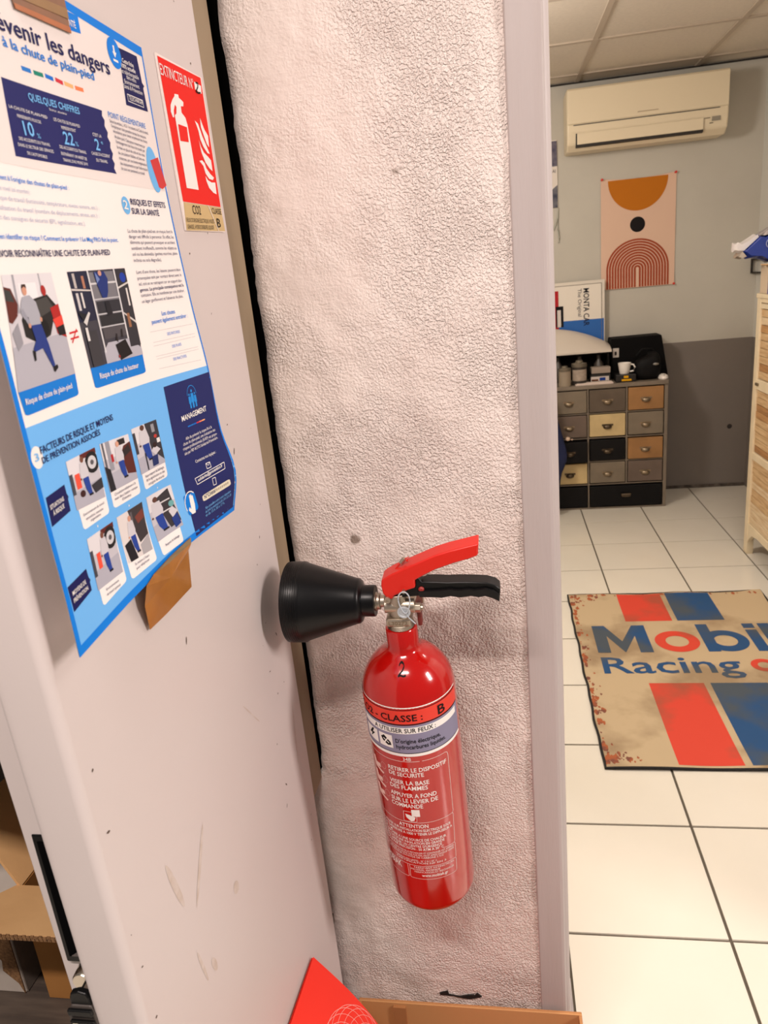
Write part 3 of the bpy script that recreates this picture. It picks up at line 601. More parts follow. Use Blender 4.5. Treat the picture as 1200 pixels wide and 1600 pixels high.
def pround(name, c, m, lay, rad=0.10, asp=1.0, parent=None, corners=(1, 1, 1, 1)):
    """rounded quad; corner radius is a fraction of its width"""
    P = []
    for ci, (cx, cy, a0) in enumerate([(rad, rad * asp, math.pi), (1 - rad, rad * asp, 1.5 * math.pi), (1 - rad, 1 - rad * asp, 0), (rad, 1 - rad * asp, .5 * math.pi)]):
        if corners[ci]:
            for k in range(5):
                a = a0 + math.pi / 2 * k / 4; P.append((cx + rad * math.cos(a), cy + rad * asp * math.sin(a)))
        else: P.append([(0, 0), (1, 0), (1, 1), (0, 1)][ci])
    b = MB(); V, F = finepoly(P); b.add([PP(*bil(c, *p), lay) for p in V], F); return b.build(name, m, parent or POST, recalc=False)
def ppoly(name, uvs, m, lay, parent=None):
    b = MB(); V, F = finepoly(uvs); b.add([PP(u, v, lay) for u, v in V], F); return b.build(name, m, parent or POST, recalc=False)
def pdisc(name, c, rm, m, lay, sx=1.0, parent=None, n=28):
    return ppoly(name, [(c[0] + sx * rm / PW * math.cos(2 * math.pi * k / n), c[1] + rm / PH * math.sin(2 * math.pi * k / n)) for k in range(n)], m, lay, parent)
def pline(b, p, q, w, lay):
    du, dv = (q[0] - p[0]) * PW, (q[1] - p[1]) * PH; l = math.hypot(du, dv); nu, nv = -dv / l * w / 2 / PW, du / l * w / 2 / PH
    b.add([PP(p[0] + nu, p[1] + nv, lay), PP(q[0] + nu, q[1] + nv, lay), PP(q[0] - nu, q[1] - nv, lay), PP(p[0] - nu, p[1] - nv, lay)], [(0, 1, 2, 3)])
def figure(name, c, items, lay, parent=None):
    """a printed picture: polygons in the unit square of the picture, painted back to front"""
    mats = []; b = MB()
    for k, (rgb, poly) in enumerate(items):
        m = ink(rgb)
        if m not in mats: mats.append(m)
        b.m = mats.index(m)
        V, F = finepoly(poly, 3 if len(poly) == 4 else 2); b.add([PP(*bil(c, *p), lay + 0.10 * k) for p in V], F)
    return b.build(name, mats, parent or POST, recalc=False)
RECT = [(0, 0), (1, 0), (1, 1), (0, 1)]
def rect(x0, y0, x1, y1): return [(x0, y0), (x1, y0), (x1, y1), (x0, y1)]
def disc(cx, cy, rx, ry, n=16): return [(cx + rx * math.cos(2 * math.pi * k / n), cy + ry * math.sin(2 * math.pi * k / n)) for k in range(n)]

pquad('header_tint', [(0, 0), (1, 0), PQ['head_bg'][1], (0, PQ['head_bg'][0][1])], ink((232, 222, 218)), 0.5, 12, 6)
pquad('lower_blue_panel', [(0, .648), (1, .648), (1, 1), (0, 1)], ink((112, 182, 244)), 0.5, 20, 16)
bl = ink((14, 126, 224))
pquad('border', [(.60, 0), (1, 0), (1, .018), (.60, .014)], bl, 1, 8, 1); pquad('border', [(.9925, 0), (1, 0), (1, 1), (.9925, 1)], bl, 1.2, 1, 40)
pquad('border', [(0, 0), (.016, 0), (.016, 1), (0, 1)], bl, 1.1, 1, 40); pquad('border', [(0, .985), (1, .985), (1, 1), (0, 1)], bl, 1.2, 24, 1)
pquad('category_tab', PQ['tab'], bl, 1, 3, 3)
# download box
pquad('download_box', PQ['navybox'], I('navy'), 1, 3, 5); ppoly('download_box_pointer', PQ['navybump'], I('navy'), 1)
b = MB(); c = PQ['dlrect']
for i in range(4): pline(b, c[i], c[(i + 1) % 4], .0005, 2)
b.build('download_button_outline', I('white'), POST, recalc=False)
ic = pdisc('download_icon', PC['dlicon'], .0108, bl, 1.6); c = PC['dlicon']
ppoly('arrow', [(c[0] - .004, c[1] - .013), (c[0] + .004, c[1] - .013), (c[0] + .004, c[1] - .002), (c[0] + .011, c[1] - .002), (c[0], c[1] + .008), (c[0] - .011, c[1] - .002), (c[0] - .004, c[1] - .002)], I('white'), 2, ic)
ppoly('arrow_bar', [(c[0] - .013, c[1] + .011), (c[0] + .013, c[1] + .011), (c[0] + .013, c[1] + .015), (c[0] - .013, c[1] + .015)], I('white'), 2, ic)
# figures panel with its torn right edge
c = PQ['chiffres']; j = c[2:]; inn = .02
qc = [c[0], (j[-1][0] - inn, j[-1][1]), (j[0][0] - inn - .004, j[0][1]), c[1]]
fp = pquad('figures_panel', qc, ink((34, 37, 98)), 1, 10, 6)
mid = [(qc[2][0] + (qc[1][0] - qc[2][0]) * k / 6, qc[2][1] + (qc[1][1] - qc[2][1]) * k / 6) for k in range(7)]
ppoly('torn_edge', mid[::-1] + j, ink((34, 37, 98)), 1, fp)
b = MB()
for (p, q), rgb in zip(PD, [(40, 120, 200), (28, 132, 112), (20, 110, 205), (205, 52, 66), (250, 180, 120), (248, 130, 84)]):
    bb = MB(); pline(bb, p, q, .0026, 1); bb.build('colour_dash', ink(rgb), POST, recalc=False)
for (p, q), rgb in zip(PD2, [(20, 120, 215), (40, 120, 200), (20, 110, 205), (205, 52, 66), (250, 130, 90), (250, 180, 120)]):
    bb = MB(); pline(bb, p, q, .0011, 2); bb.build('colour_dash', ink(rgb), POST, recalc=False)
ri = pdisc('round_badge', (.935, .236), .0180, ink((112, 182, 238)), 1.5, sx=.62)
ppoly('booklet', PQ['doc'], ink((205, 62, 62)), 2, ri)
pdisc('number_badge', PC['icon2'], .0066, ink((112, 182, 235)), 1); pdisc('number_badge', PC['icon3'], .0066, I('white'), 1.2)
b = MB()
for n in ('line1a', 'line1b', 'line2a', 'line2b', 'line3a', 'line3b'): pline(b, *PQ[n], .0003, 1)
b.build('answer_box_outlines', ink((196, 190, 192)), POST, recalc=False)
b = MB(); q = PQ['neq']; pline(b, q[0], q[1], .0012, 1); pline(b, q[2], q[3], .0012, 1); pline(b, q[4], q[5], .0010, 1.1); b.build('not_equal_sign', ink((205, 40, 46)), POST, recalc=False)
# two large pictures
z5 = lambda pts: None
f1 = [((205, 200, 206), RECT), ((222, 218, 222), rect(0, 0, 1, .30)), ((236, 232, 234), rect(.28, .08, .62, .26)), ((160, 158, 166), rect(.18, .0, .22, .34)), ((168, 166, 172), rect(.70, 0, .73, .2)), ((178, 176, 186), [(0, .62), (1, .58), (1, 1), (0, 1)]),
      ((96, 44, 36), [(0, .10), (.12, .12), (.20, .26), (.16, .36), (.05, .42), (0, .40)]), ((60, 62, 60), [(0, .12), (.10, .14), (.15, .24), (0, .22)]),
      ((38, 36, 36), [(.22, .40), (.38, .24), (.80, .20), (.95, .32), (.82, .44), (.70, .58), (.46, .63), (.24, .55)]), ((70, 68, 66), [(.42, .26), (.78, .22), (.88, .34), (.48, .42)]), ((20, 20, 22), disc(.60, .50, .10, .08)),
      ((150, 148, 156), [(.02, .50), (.14, .42), (.18, .60), (.08, .66)]), ((176, 38, 36), [(.80, .33), (.98, .30), (1, .63), (.84, .58)]), ((226, 70, 58), [(.80, .44), (1, .41), (1, .50), (.84, .52)]), ((30, 28, 30), [(.84, .52), (1, .50), (1, .60), (.86, .60)]), ((168, 44, 40), disc(.74, .16, .05, .05)),
      ((168, 168, 178), [(.30, .20), (.44, .19), (.54, .26), (.57, .38), (.55, .46), (.36, .46), (.34, .38), (.27, .40), (.22, .34), (.25, .26)]), ((150, 150, 162), [(.22, .32), (.27, .30), (.36, .43), (.33, .47)]), ((206, 150, 126), disc(.36, .145, .045, .045)), ((64, 44, 38), [(.31, .13), (.33, .09), (.40, .09), (.41, .13), (.36, .11)]), ((206, 150, 126), disc(.34, .46, .025, .022)), ((206, 150, 126), disc(.57, .42, .022, .022)),
      ((38, 58, 130), [(.36, .46), (.55, .46), (.62, .66), (.66, .86), (.62, .88), (.50, .68), (.34, .70), (.33, .67), (.40, .60)]), ((24, 22, 26), [(.62, .87), (.70, .86), (.71, .89), (.64, .925), (.62, .91)]), ((24, 22, 26), [(.31, .68), (.36, .69), (.35, .77), (.32, .78)])]
figure('printed_photo', PQ['photo1'], f1, 1)
f2 = [((66, 64, 72), RECT), ((120, 118, 124), rect(.34, .02, .78, .60)), ((38, 40, 62), rect(0, 0, .32, .52)), ((206, 198, 194), [(0, .17), (.33, .20), (.33, .215), (0, .19)]), ((190, 180, 176), rect(.06, .02, .10, .17)), ((176, 120, 96), rect(.20, .05, .24, .18)), ((206, 200, 200), rect(.05, .22, .09, .40)), ((220, 214, 210), rect(.13, .22, .16, .38)),
      ((206, 204, 206), rect(.33, .13, .78, .15)), ((190, 188, 192), rect(.33, .30, .78, .315)), ((190, 188, 192), rect(.33, .46, .78, .475)), ((190, 188, 192), rect(.33, .60, .78, .615)), ((50, 50, 56), rect(.36, .33, .78, .46)), ((44, 44, 48), rect(.36, .48, .78, .60)), ((80, 76, 80), rect(.36, .62, .78, .74)),
      ((178, 176, 186), [(.30, .86), (.40, .78), (.82, .78), (1, .92), (1, 1), (.30, 1)]), ((210, 208, 210), rect(.31, 0, .335, .88)), ((216, 214, 216), rect(.775, 0, .80, .78)), ((52, 50, 56), rect(.80, 0, 1, .88)), ((206, 200, 196), [(.80, .20), (1, .15), (1, .17), (.80, .22)]), ((206, 200, 196), [(.80, .48), (1, .60), (1, .63), (.80, .50)]), ((30, 60, 160), disc(.92, .10, .055, .055)), ((150, 104, 74), rect(.85, .50, .90, .66)), ((220, 214, 210), rect(.93, .22, .96, .42)),
      ((34, 52, 116), [(.42, .02), (.60, .02), (.64, .10), (.60, .24), (.56, .30), (.48, .30), (.44, .16)]), ((110, 130, 180), [(.44, .02), (.50, .10), (.44, .14)]), ((204, 150, 130), disc(.52, .035, .03, .03)), ((34, 34, 40), [(.50, .34), (.58, .34), (.60, .48), (.50, .50)]), ((34, 34, 40), [(.0, .40), (.18, .46), (.06, .50)]), ((210, 206, 204), [(.06, .52), (.18, .42), (.20, .44), (.10, .56)]), ((60, 58, 62), rect(.05, .62, .24, 1)), ((220, 216, 214), rect(.06, .58, .10, .72)),
      ((28, 24, 26), [(.52, .82), (.72, .78), (.80, .96), (.56, 1.0)]), ((44, 38, 40), [(.55, .77), (.57, .70), (.59, .70), (.58, .80)]), ((44, 38, 40), [(.66, .74), (.68, .66), (.70, .66), (.69, .76)]), ((150, 50, 44), rect(.53, .94, .56, .97))]
figure('printed_photo', PQ['photo2'], f2, 1)
pround('photo_banner', PQ['banner1'], ink((14, 122, 214)), 1, .07, 1.6, corners=(0, 0, 1, 1)); pround('photo_banner', PQ['banner2'], ink((14, 122, 214)), 1, .07, 1.6, corners=(0, 0, 1, 1))
# tags, six picture cards
for n in ('tag1', 'tag2'): ppoly('row_tag', PQ[n], I('navy'), 1)
def worker(x, hd, skin, shirt=(206, 202, 208), w=.20):
    return [(shirt, [(x - w * .5, hd + .10), (x + w * .5, hd + .10), (x + w * .72, hd + .30), (x + w * .60, hd + .42), (x - w * .45, hd + .42), (x - w * .75, hd + .36)]), (skin, disc(x, hd + .04, w * .30, .06)),
            ((36, 66, 150), [(x - w * .42, hd + .40), (x + w * .52, hd + .40), (x + w * .62, hd + .74), (x + w * .1, hd + .76), (x - w * .25, hd + .62)]), ((30, 28, 36), rect(x + w * .05, hd + .74, x + w * .75, hd + .78)), (skin, disc(x - w * .72, hd + .40, w * .13, .022))]
wheel = [((30, 28, 30), disc(.80, .24, .24, .21)), ((206, 204, 208), disc(.80, .24, .15, .13)), ((90, 86, 90), disc(.80, .24, .06, .05))]
workshop = [((196, 192, 200), RECT), ((222, 218, 222), rect(0, 0, 1, .35)), ((176, 174, 186), [(0, .66), (1, .60), (1, 1), (0, 1)])]
C1 = workshop + [((96, 38, 34), rect(.45, 0, 1, .10)), ((70, 70, 78), rect(0, .28, .10, .70)), ((238, 84, 62), rect(.16, .32, .32, .62)), ((60, 30, 30), disc(.30, .74, .09, .07))] + wheel + worker(.48, .06, (120, 76, 60)) + [((52, 50, 56), [(.62, .66), (1, .60), (1, .80), (.70, .84)])]
C2 = workshop + [((90, 88, 96), rect(.04, 0, .10, .86)), ((150, 150, 160), rect(.16, .0, .30, .6)), ((176, 34, 40), rect(.26, .28, .34, .44)), ((90, 40, 34), [(.60, .36), (.74, .20), (1, .16), (1, .86), (.70, .80)]), ((44, 36, 36), [(.66, .30), (.92, .20), (.96, .36), (.68, .44)]), ((40, 34, 34), rect(.56, .04, .82, .16)), ((36, 36, 42), [(0, .46), (.16, .56), (.20, 1), (.02, 1)])] + worker(.54, .08, (214, 160, 136))
C3 = workshop + [((60, 58, 64), rect(0, .10, .10, .56)), ((56, 54, 60), [(.52, .0), (1, .0), (1, .92), (.60, .60)]), ((186, 60, 52), disc(.84, .34, .06, .04)), ((150, 150, 156), rect(.74, .06, .86, .24)), ((232, 228, 226), rect(.86, .40, .98, .50))] + worker(.40, .02, (92, 60, 50), w=.28) + [((206, 202, 208), [(.56, .62), (.74, .52), (.92, .66), (.70, .74)]), ((52, 34, 30), disc(.74, .52, .08, .06)), ((34, 48, 100), [(.54, .74), (.78, .74), (.74, .96), (.52, .96)]), ((30, 28, 36), rect(.30, .60, .34, .98))]
C4 = workshop + [((96, 38, 34), rect(.50, 0, 1, .10)), ((70, 70, 78), rect(0, .25, .10, .75)), ((238, 84, 62), rect(.20, .36, .34, .66))] + wheel + worker(.52, .06, (120, 76, 60))
C5 = [((222, 214, 212), RECT), ((60, 54, 56), [(.40, 0), (1, 0), (1, .66), (.62, .74)]), ((120, 60, 50), [(.62, .20), (.96, .12), (.98, .30), (.70, .36)]), ((96, 90, 94), rect(.46, .06, .54, .5)), ((170, 166, 170), [(.6, .78), (1, .66), (1, 1), (.6, 1)]), ((30, 28, 34), [(.04, .62), (.30, .56), (.40, 1), (.10, 1)])] + worker(.40, .12, (206, 150, 126))
C6 = workshop + [((58, 54, 58), [(.32, .14), (.86, .04), (1, .86), (.60, .90)]), ((210, 206, 208), rect(.40, .26, .84, .29)), ((210, 206, 208), rect(.40, .48, .86, .51))] + worker(.30, .10, (96, 62, 52), w=.32) + [((206, 202, 208), [(.68, .54), (.84, .46), (.98, .62), (.76, .72)]), ((110, 168, 168), disc(.84, .40, .10, .07)), ((34, 58, 130), [(.70, .72), (.94, .66), (.96, .92), (.74, .96)])]
for k, cc in enumerate((C1, C2, C3, C4, C5, C6)):
    c = PQ['card%d' % (k + 1)]
    cd = pround('picture_card', c[:4], I('card'), 1, .09, .62)
    figure('printed_photo', [c[0], c[1], c[5], c[4]], [(a, [(min(max(p[0], .0), 1.0), min(max(p[1], .0), 1.0)) for p in q]) for a, q in cc], 1.5, cd)
for d in PDOT: pdisc('bullet', d, .0008, I('white'), 1.5)
# management panel
pquad('management_panel', PQ['mgmt'], ink((36, 42, 98)), 1.3, 8, 14)
c = PC['mgicon']
for dx, dy, s in ((0, 0, 1.0), (-.026, .006, .8), (.026, .006, .8)):
    dx *= .62; dy *= .62; s *= .62
    ppoly('person_icon', [(c[0] + dx + a * s, c[1] + dy + e * s) for a, e in [(-.012, -.018), (.012, -.018), (.014, .012), (.008, .014), (.008, .034), (-.008, .034), (-.008, .014), (-.014, .012)]], ink((40, 140, 220)), 2)
    pdisc('person_icon_head', (c[0] + dx, c[1] + dy - .026 * s), .0021 * s, ink((40, 140, 220)), 2)
b = MB()
for k in range(10):
    a0, a1 = math.pi * (1 + k / 10), math.pi * (1 + (k + 1) / 10)
    pline(b, (c[0] + .026 * math.cos(a0), c[1] - .008 + .020 * math.sin(a0)), (c[0] + .026 * math.cos(a1), c[1] - .008 + .020 * math.sin(a1)), .0006, 2)
q = PQ['pill1']
b.build('icon_arc', ink((40, 140, 220)), POST, recalc=False)
b = MB()
for i in range(4): pline(b, q[i], q[(i + 1) % 4], .0006, 2)
for nm, w, h in (('env', .011, .006), ('phone', .008, .008)):
    e = PC[nm]; rr = [(e[0] - w, e[1] - h), (e[0] + w, e[1] - h), (e[0] + w, e[1] + h), (e[0] - w, e[1] + h)]
    for i in range(4): pline(b, rr[i], rr[(i + 1) % 4], .0006, 2)
pline(b, (PC['env'][0] - .011, PC['env'][1] - .006), PC['env'], .0005, 2); pline(b, (PC['env'][0] + .011, PC['env'][1] - .006), PC['env'], .0005, 2)
b.build('contact_outlines', I('white'), POST, recalc=False)
p2 = pround('phone_pill', PQ['pill2'], ink((226, 218, 196)), 2, .08, 3.0)
for k in range(7): pdisc('digit_ring', bil(PQ['pill2'], .50 + .066 * k, .45), .0013, ink((176, 166, 146)), 2.4, parent=p2, n=10)
hd = pround('hand_badge', PQ['hand'], ink((14, 122, 214)), 1.8, .14, 1.0); c = bil(PQ['hand'], .5, .5)
ppoly('hand_icon', [(c[0] + a, c[1] + e) for a, e in [(-.006, .024), (-.020, .012), (-.014, .006), (-.006, .012), (-.004, -.016), (.000, -.020), (.003, -.016), (.006, -.020), (.010, -.014), (.014, -.016), (.016, .006), (.012, .024)]], I('white'), 2.3, hd)
b = MB()
for k in range(8):
    a0, a1 = math.pi * (.85 + k / 9), math.pi * (.85 + (k + 1) / 9); pline(b, (c[0] + .032 * math.cos(a0), c[1] + .026 * math.sin(a0)), (c[0] + .032 * math.cos(a1), c[1] + .026 * math.sin(a1)), .0010, 2.3)
b.build('hand_arc', I('white'), hd, recalc=False)
# lettering
for pre, body, u0, v0, u1, v1, cap, col, bold in PTEXT:
    mb = MB(); letter(mb, body, bold, lambda s, t, u0=u0, v0=v0, u1=u1, v1=v1, cap=cap: PP(u0 + (u1 - u0) * s, v0 + (v1 - v0) * s - cap * t, 2.8), pre)
    mb.build('text_line', I(col), POST, recalc=False)

# brown parcel tape holding the poster
M_TAPE = mat('brown_tape', (178, 118, 52), rough=0.28, var=0.5, vscale=40, rgb2=(150, 92, 36), coat=0.3)
M_TAPE_D = mat('brown_tape_old', (142, 92, 56), rough=0.35, var=0.8, vscale=22, rgb2=(96, 64, 44), coat=0.2)
def tape(name, pts3, m, label, th=0.0003):
    n = len(pts3); off = Vector((th, 0, 0)); V = [Vector(p) for p in pts3]
    cen = sum(V, Vector()) / n
    b = MB(); b.add([cen + off * 2] + [p + off for p in V] + V, [(0, i + 1, (i + 1) % n + 1) for i in range(n)] + [(i + 1, n + i + 1, n + (i + 1) % n + 1, (i + 1) % n + 1) for i in range(n)])
    return tag(b.build(name, m), label, 'tape')
TP1 = tape('adhesive_tape', [PP(u, v, 5) for u, v in TAPE1uv], M_TAPE_D, 'dark brown tape strip holding the top of the safety poster')
e0, e1_, e2, e3 = TAPE1uv
mixp = lambda a, c, f: tuple(a[i] + (c[i] - a[i]) * f for i in (0, 1))
for nm, f0, f1, rgb in (('tape_lower_layer', .0, .13, (182, 104, 54)), ('tape_middle_layer', .30, .52, (150, 112, 66))):
    b = MB(); b.add([PP(*q, 8.5) for q in (mixp(e1_, e0, f0), mixp(e2, e3, f0), mixp(e2, e3, f1), mixp(e1_, e0, f1))], [(0, 1, 2, 3)]); b.build(nm, mat(nm, rgb, rough=.35, var=.4, vscale=30), TP1, recalc=False)
tp = []
for k, (uv_, yz) in enumerate(zip(TAPE2uv, TAPE2)):
    if uv_[1] < 1.005: tp.append(PP(uv_[0], min(uv_[1], 1.0), 6))
    else:
        lift = max(0.0, 0.010 * (1.10 - uv_[1]) / .10)
        s = (0.287 - lift) / 0.287; tp.append((-0.287 + lift + 0.0006, yz[0] * s, (yz[1] - H) * s + H))
TP2 = tape('adhesive_tape', tp, M_TAPE, 'ochre brown tape strip at the bottom edge of the safety poster')

b = MB(); q = [PP(TAPE2uv[i][0], min(TAPE2uv[i][1], .998), 9) for i in (0, 1, 2)] + [PP(.60, .998, 9), PP(.52, .998, 9)] + [PP(TAPE2uv[i][0], min(TAPE2uv[i][1], .998), 9) for i in (8, 9)]
b.add(q, [list(range(len(q)))]); b.build('tape_overlap', mat('tape_overlap', (132, 112, 78), rough=.35, var=.4, vscale=60), TP2, recalc=False)

# ------------------------------------------------------------------ red extinguisher sign
SX = -0.2868
SGN = thing('extinguisher_sign', 'small red and white sign with extinguisher pictogram on the cabinet side', 'sign')
def spoly(name, pts, m, lay, parent=None):
    b = MB(); b.add([(SX + 0.0016 + 0.0002 * lay, y, z) for y, z in pts], [list(range(len(pts)))]); return b.build(name, m, parent or SGN, recalc=False)
b = MB(); b.prism(SG['outer'], 0.0015, axis=0, c0=SX + 0.0001); b.build('plate', mat('sign_white', (240, 228, 222), rough=0.5, spec=.2), SGN)
sr = spoly('red_field', SG['red'], mat('sign_red', (232, 24, 12), rough=0.5, spec=.15), 1); sb = spoly('class_strip', SG['tan'], ink((205, 178, 128)), 1)
spoly('bottle_pictogram', SG['bottle'], I('white'), 2, sr); spoly('bottle_window', SG['bottlewin'], mat('sign_red', (0, 0, 0)), 3, sr)
for n in ('f1', 'f2', 'f3', 'f4', 'f5'): spoly('flame', SG[n], I('white'), 2, sr)
spoly('number_patch', SG['patch'], I('white'), 2, sr)
def ytube(pts, w): 
    b = MB()
    for p, q in zip(pts[:-1], pts[1:]):
        d = Vector((q[0] - p[0], q[1] - p[1])); n = Vector((-d.y, d.x)).normalized() * w / 2; e = d.normalized() * w * .3
        b.add([(SX + .0023, p[0] + n.x - e.x, p[1] + n.y - e.y), (SX + .0023, q[0] + n.x + e.x, q[1] + n.y + e.y), (SX + .0023, q[0] - n.x + e.x, q[1] - n.y + e.y), (SX + .0023, p[0] - n.x - e.x, p[1] - n.y - e.y)], [(0, 1, 2, 3)])
    return b
ytube(SG['two'], .0016).build('handwritten_two', I('black'), sr, recalc=False)
ytube(SG['slash'], .0010).build('divider_line', I('white'), sb, recalc=False)
for body, y0, z0, y1, z1, cap, col in ST:
    mb = MB(); letter(mb, body, 0, lambda s, t: (SX + .0023, y0 + (y1 - y0) * s, z0 + (z1 - z0) * s + cap * t)); mb.build('lettering', I(col), sr if col == 'white' else sb, recalc=False)

# ------------------------------------------------------------------ fire extinguisher
EXL = thing('fire_extinguisher', 'red CO2 fire extinguisher with black horn hanging on the white wall', 'fire extinguisher')
EXL.matrix_world = Matrix(((0.9998962, 0.0, -0.01440767, -0.12457), (-0.00135885, 0.99554245, -0.09430476, 0.82683), (0.01434345, 0.09431455, 0.99543911, 0.54014), (0, 0, 0, 1)))
RB = 0.0575; ZS, HS, ZB, HB = 0.352, 0.0607, 0.0370, 0.033
M_RED = mat('extinguisher_red', (178, 12, 8), rough=0.16, coat=0.6, bump=0.015, bscale=60, bdist=0.001)
M_LABEL_RED = mat('label_red', (226, 52, 34), rough=0.4)
M_NICKEL = mat('nickel_brass', (186, 176, 160), rough=0.42, metal=1.0, bump=0.1, bscale=400, bdist=0.0004)
prof = [(0.0, ZB - HB + 0.002), (0.022, ZB - HB + 0.002), (0.030, ZB - HB)]
for k in range(3, 13):
    a = math.pi / 2 * k / 12; prof.append((RB * math.sin(a), ZB - HB * math.cos(a) + 0.0))
prof = [p for i, p in enumerate(prof) if i < 3 or p[0] > 0.0335]
prof += [(RB, 0.10), (RB, 0.2), (RB, 0.3), (RB, ZS)]
for k in range(1, 12):
    a = math.pi / 2 * k / 12; r = RB * math.cos(a)
    if r > 0.0225: prof.append((r, ZS + HS * math.sin(a)))
prof += [(0.0215, ZS + HS * 0.935), (0.0198, ZS + HS * 0.985), (0.0192, ZS + HS * 1.06), (0.0190, 0.4375), (0.0180, 0.4388), (0.0160, 0.4388)]
b = MB(); b.lathe(prof, 72); b.build('cylinder', M_RED, EXL, smooth=True, angle=50)
def domer(z): return RB if z <= ZS else RB * math.sqrt(max(0.0, 1 - ((z - ZS) / HS) ** 2))
def EC(phi, z, lay=1.0):
    r = domer(z) + 0.00018 * lay; a = math.radians(phi + 3.5); return (r * math.sin(a), -r * math.cos(a), z)
def eband(name, p0, p1, z0, z1, m, lay, parent=EXL):
    b = MB(); b.grid(lambda s, t: EC(p0 + (p1 - p0) * s, z0 + (z1 - z0) * t, lay), max(2, int(abs(p1 - p0) / 4)), 1); return b.build(name, m, parent, smooth=True, recalc=False)
def epoly(name, pts, m, lay, parent=EXL):
    b = MB(); V, F = finepoly([(p, z * 1000) for p, z in pts], 3); b.add([EC(p, z / 1000, lay) for p, z in V], F); return b.build(name, m, parent, recalc=False)
def eline(b, pts, w, lay):
    """thin printed line through (phi, z) points"""
    for p, q in zip(pts[:-1], pts[1:]):
        n = max(1, int(abs(q[0] - p[0]) / 4), int(abs(q[1] - p[1]) / .002) if max(p[1], q[1]) > .37 else 1)
        for k in range(n):
            a = (p[0] + (q[0] - p[0]) * k / n, p[1] + (q[1] - p[1]) * k / n); c = (p[0] + (q[0] - p[0]) * (k + 1) / n, p[1] + (q[1] - p[1]) * (k + 1) / n)
            d = Vector((c[0] - a[0], (c[1] - a[1]) * 1000)); d.normalize(); nn = Vector((-d.y, d.x)) * w / 2 * 1000
            b.add([EC(a[0] + nn.x, a[1] + nn.y / 1000, lay), EC(c[0] + nn.x, c[1] + nn.y / 1000, lay), EC(c[0] - nn.x, c[1] - nn.y / 1000, lay), EC(a[0] - nn.x, a[1] - nn.y / 1000, lay)], [(0, 1, 2, 3)])
eb = eband('class_label', -112, 77, .2905, .3618, I('white'), 1)
eband('red_stripe', -112, 76.2, .3386, .3577, M_LABEL_RED, 2, eb); eband('rule', -112, 76.2, .3577, .3584, I('black'), 2, eb); eband('rule', -112, 76.2, .3372, .3387, I('black'), 2, eb)
eband('lilac_stripe', -112, 76.2, .2960, .3366, ink((138, 134, 158)), 1.8, eb); eband('white_stripe', -70, 70, .3245, .3335, I('white'), 2.2, eb); eband('rule', -112, 76.2, .2950, .2960, I('black'), 2, eb)
for p0, p1 in ((-67, -44), (-41, -22)):
    pb = epoly('hazard_pictogram', [(p0, .3015), (p1, .3015), (p1, .3205), (p0, .3205)], I('white'), 2.5, eb)
    if p0 < -50: epoly('lightning', [(-54, .3185), (-50, .3195), (-54, .3125), (-49, .3135), (-59, .3035), (-56, .3095), (-61, .3088)], I('black'), 3, eb)
    else:
        epoly('liquid_can', [(-38, .3150), (-33, .3185), (-25, .3100), (-24, .3055), (-29, .3045), (-36, .3100)], I('black'), 3, eb)
        bb = MB(); eline(bb, [(-34, .3065), (-28, .3150)], .0015, 3.6); eline(bb, [(-34.5, .3135), (-27, .3080)], .0012, 3.6); bb.build('can_highlight', I('white'), eb, recalc=False)
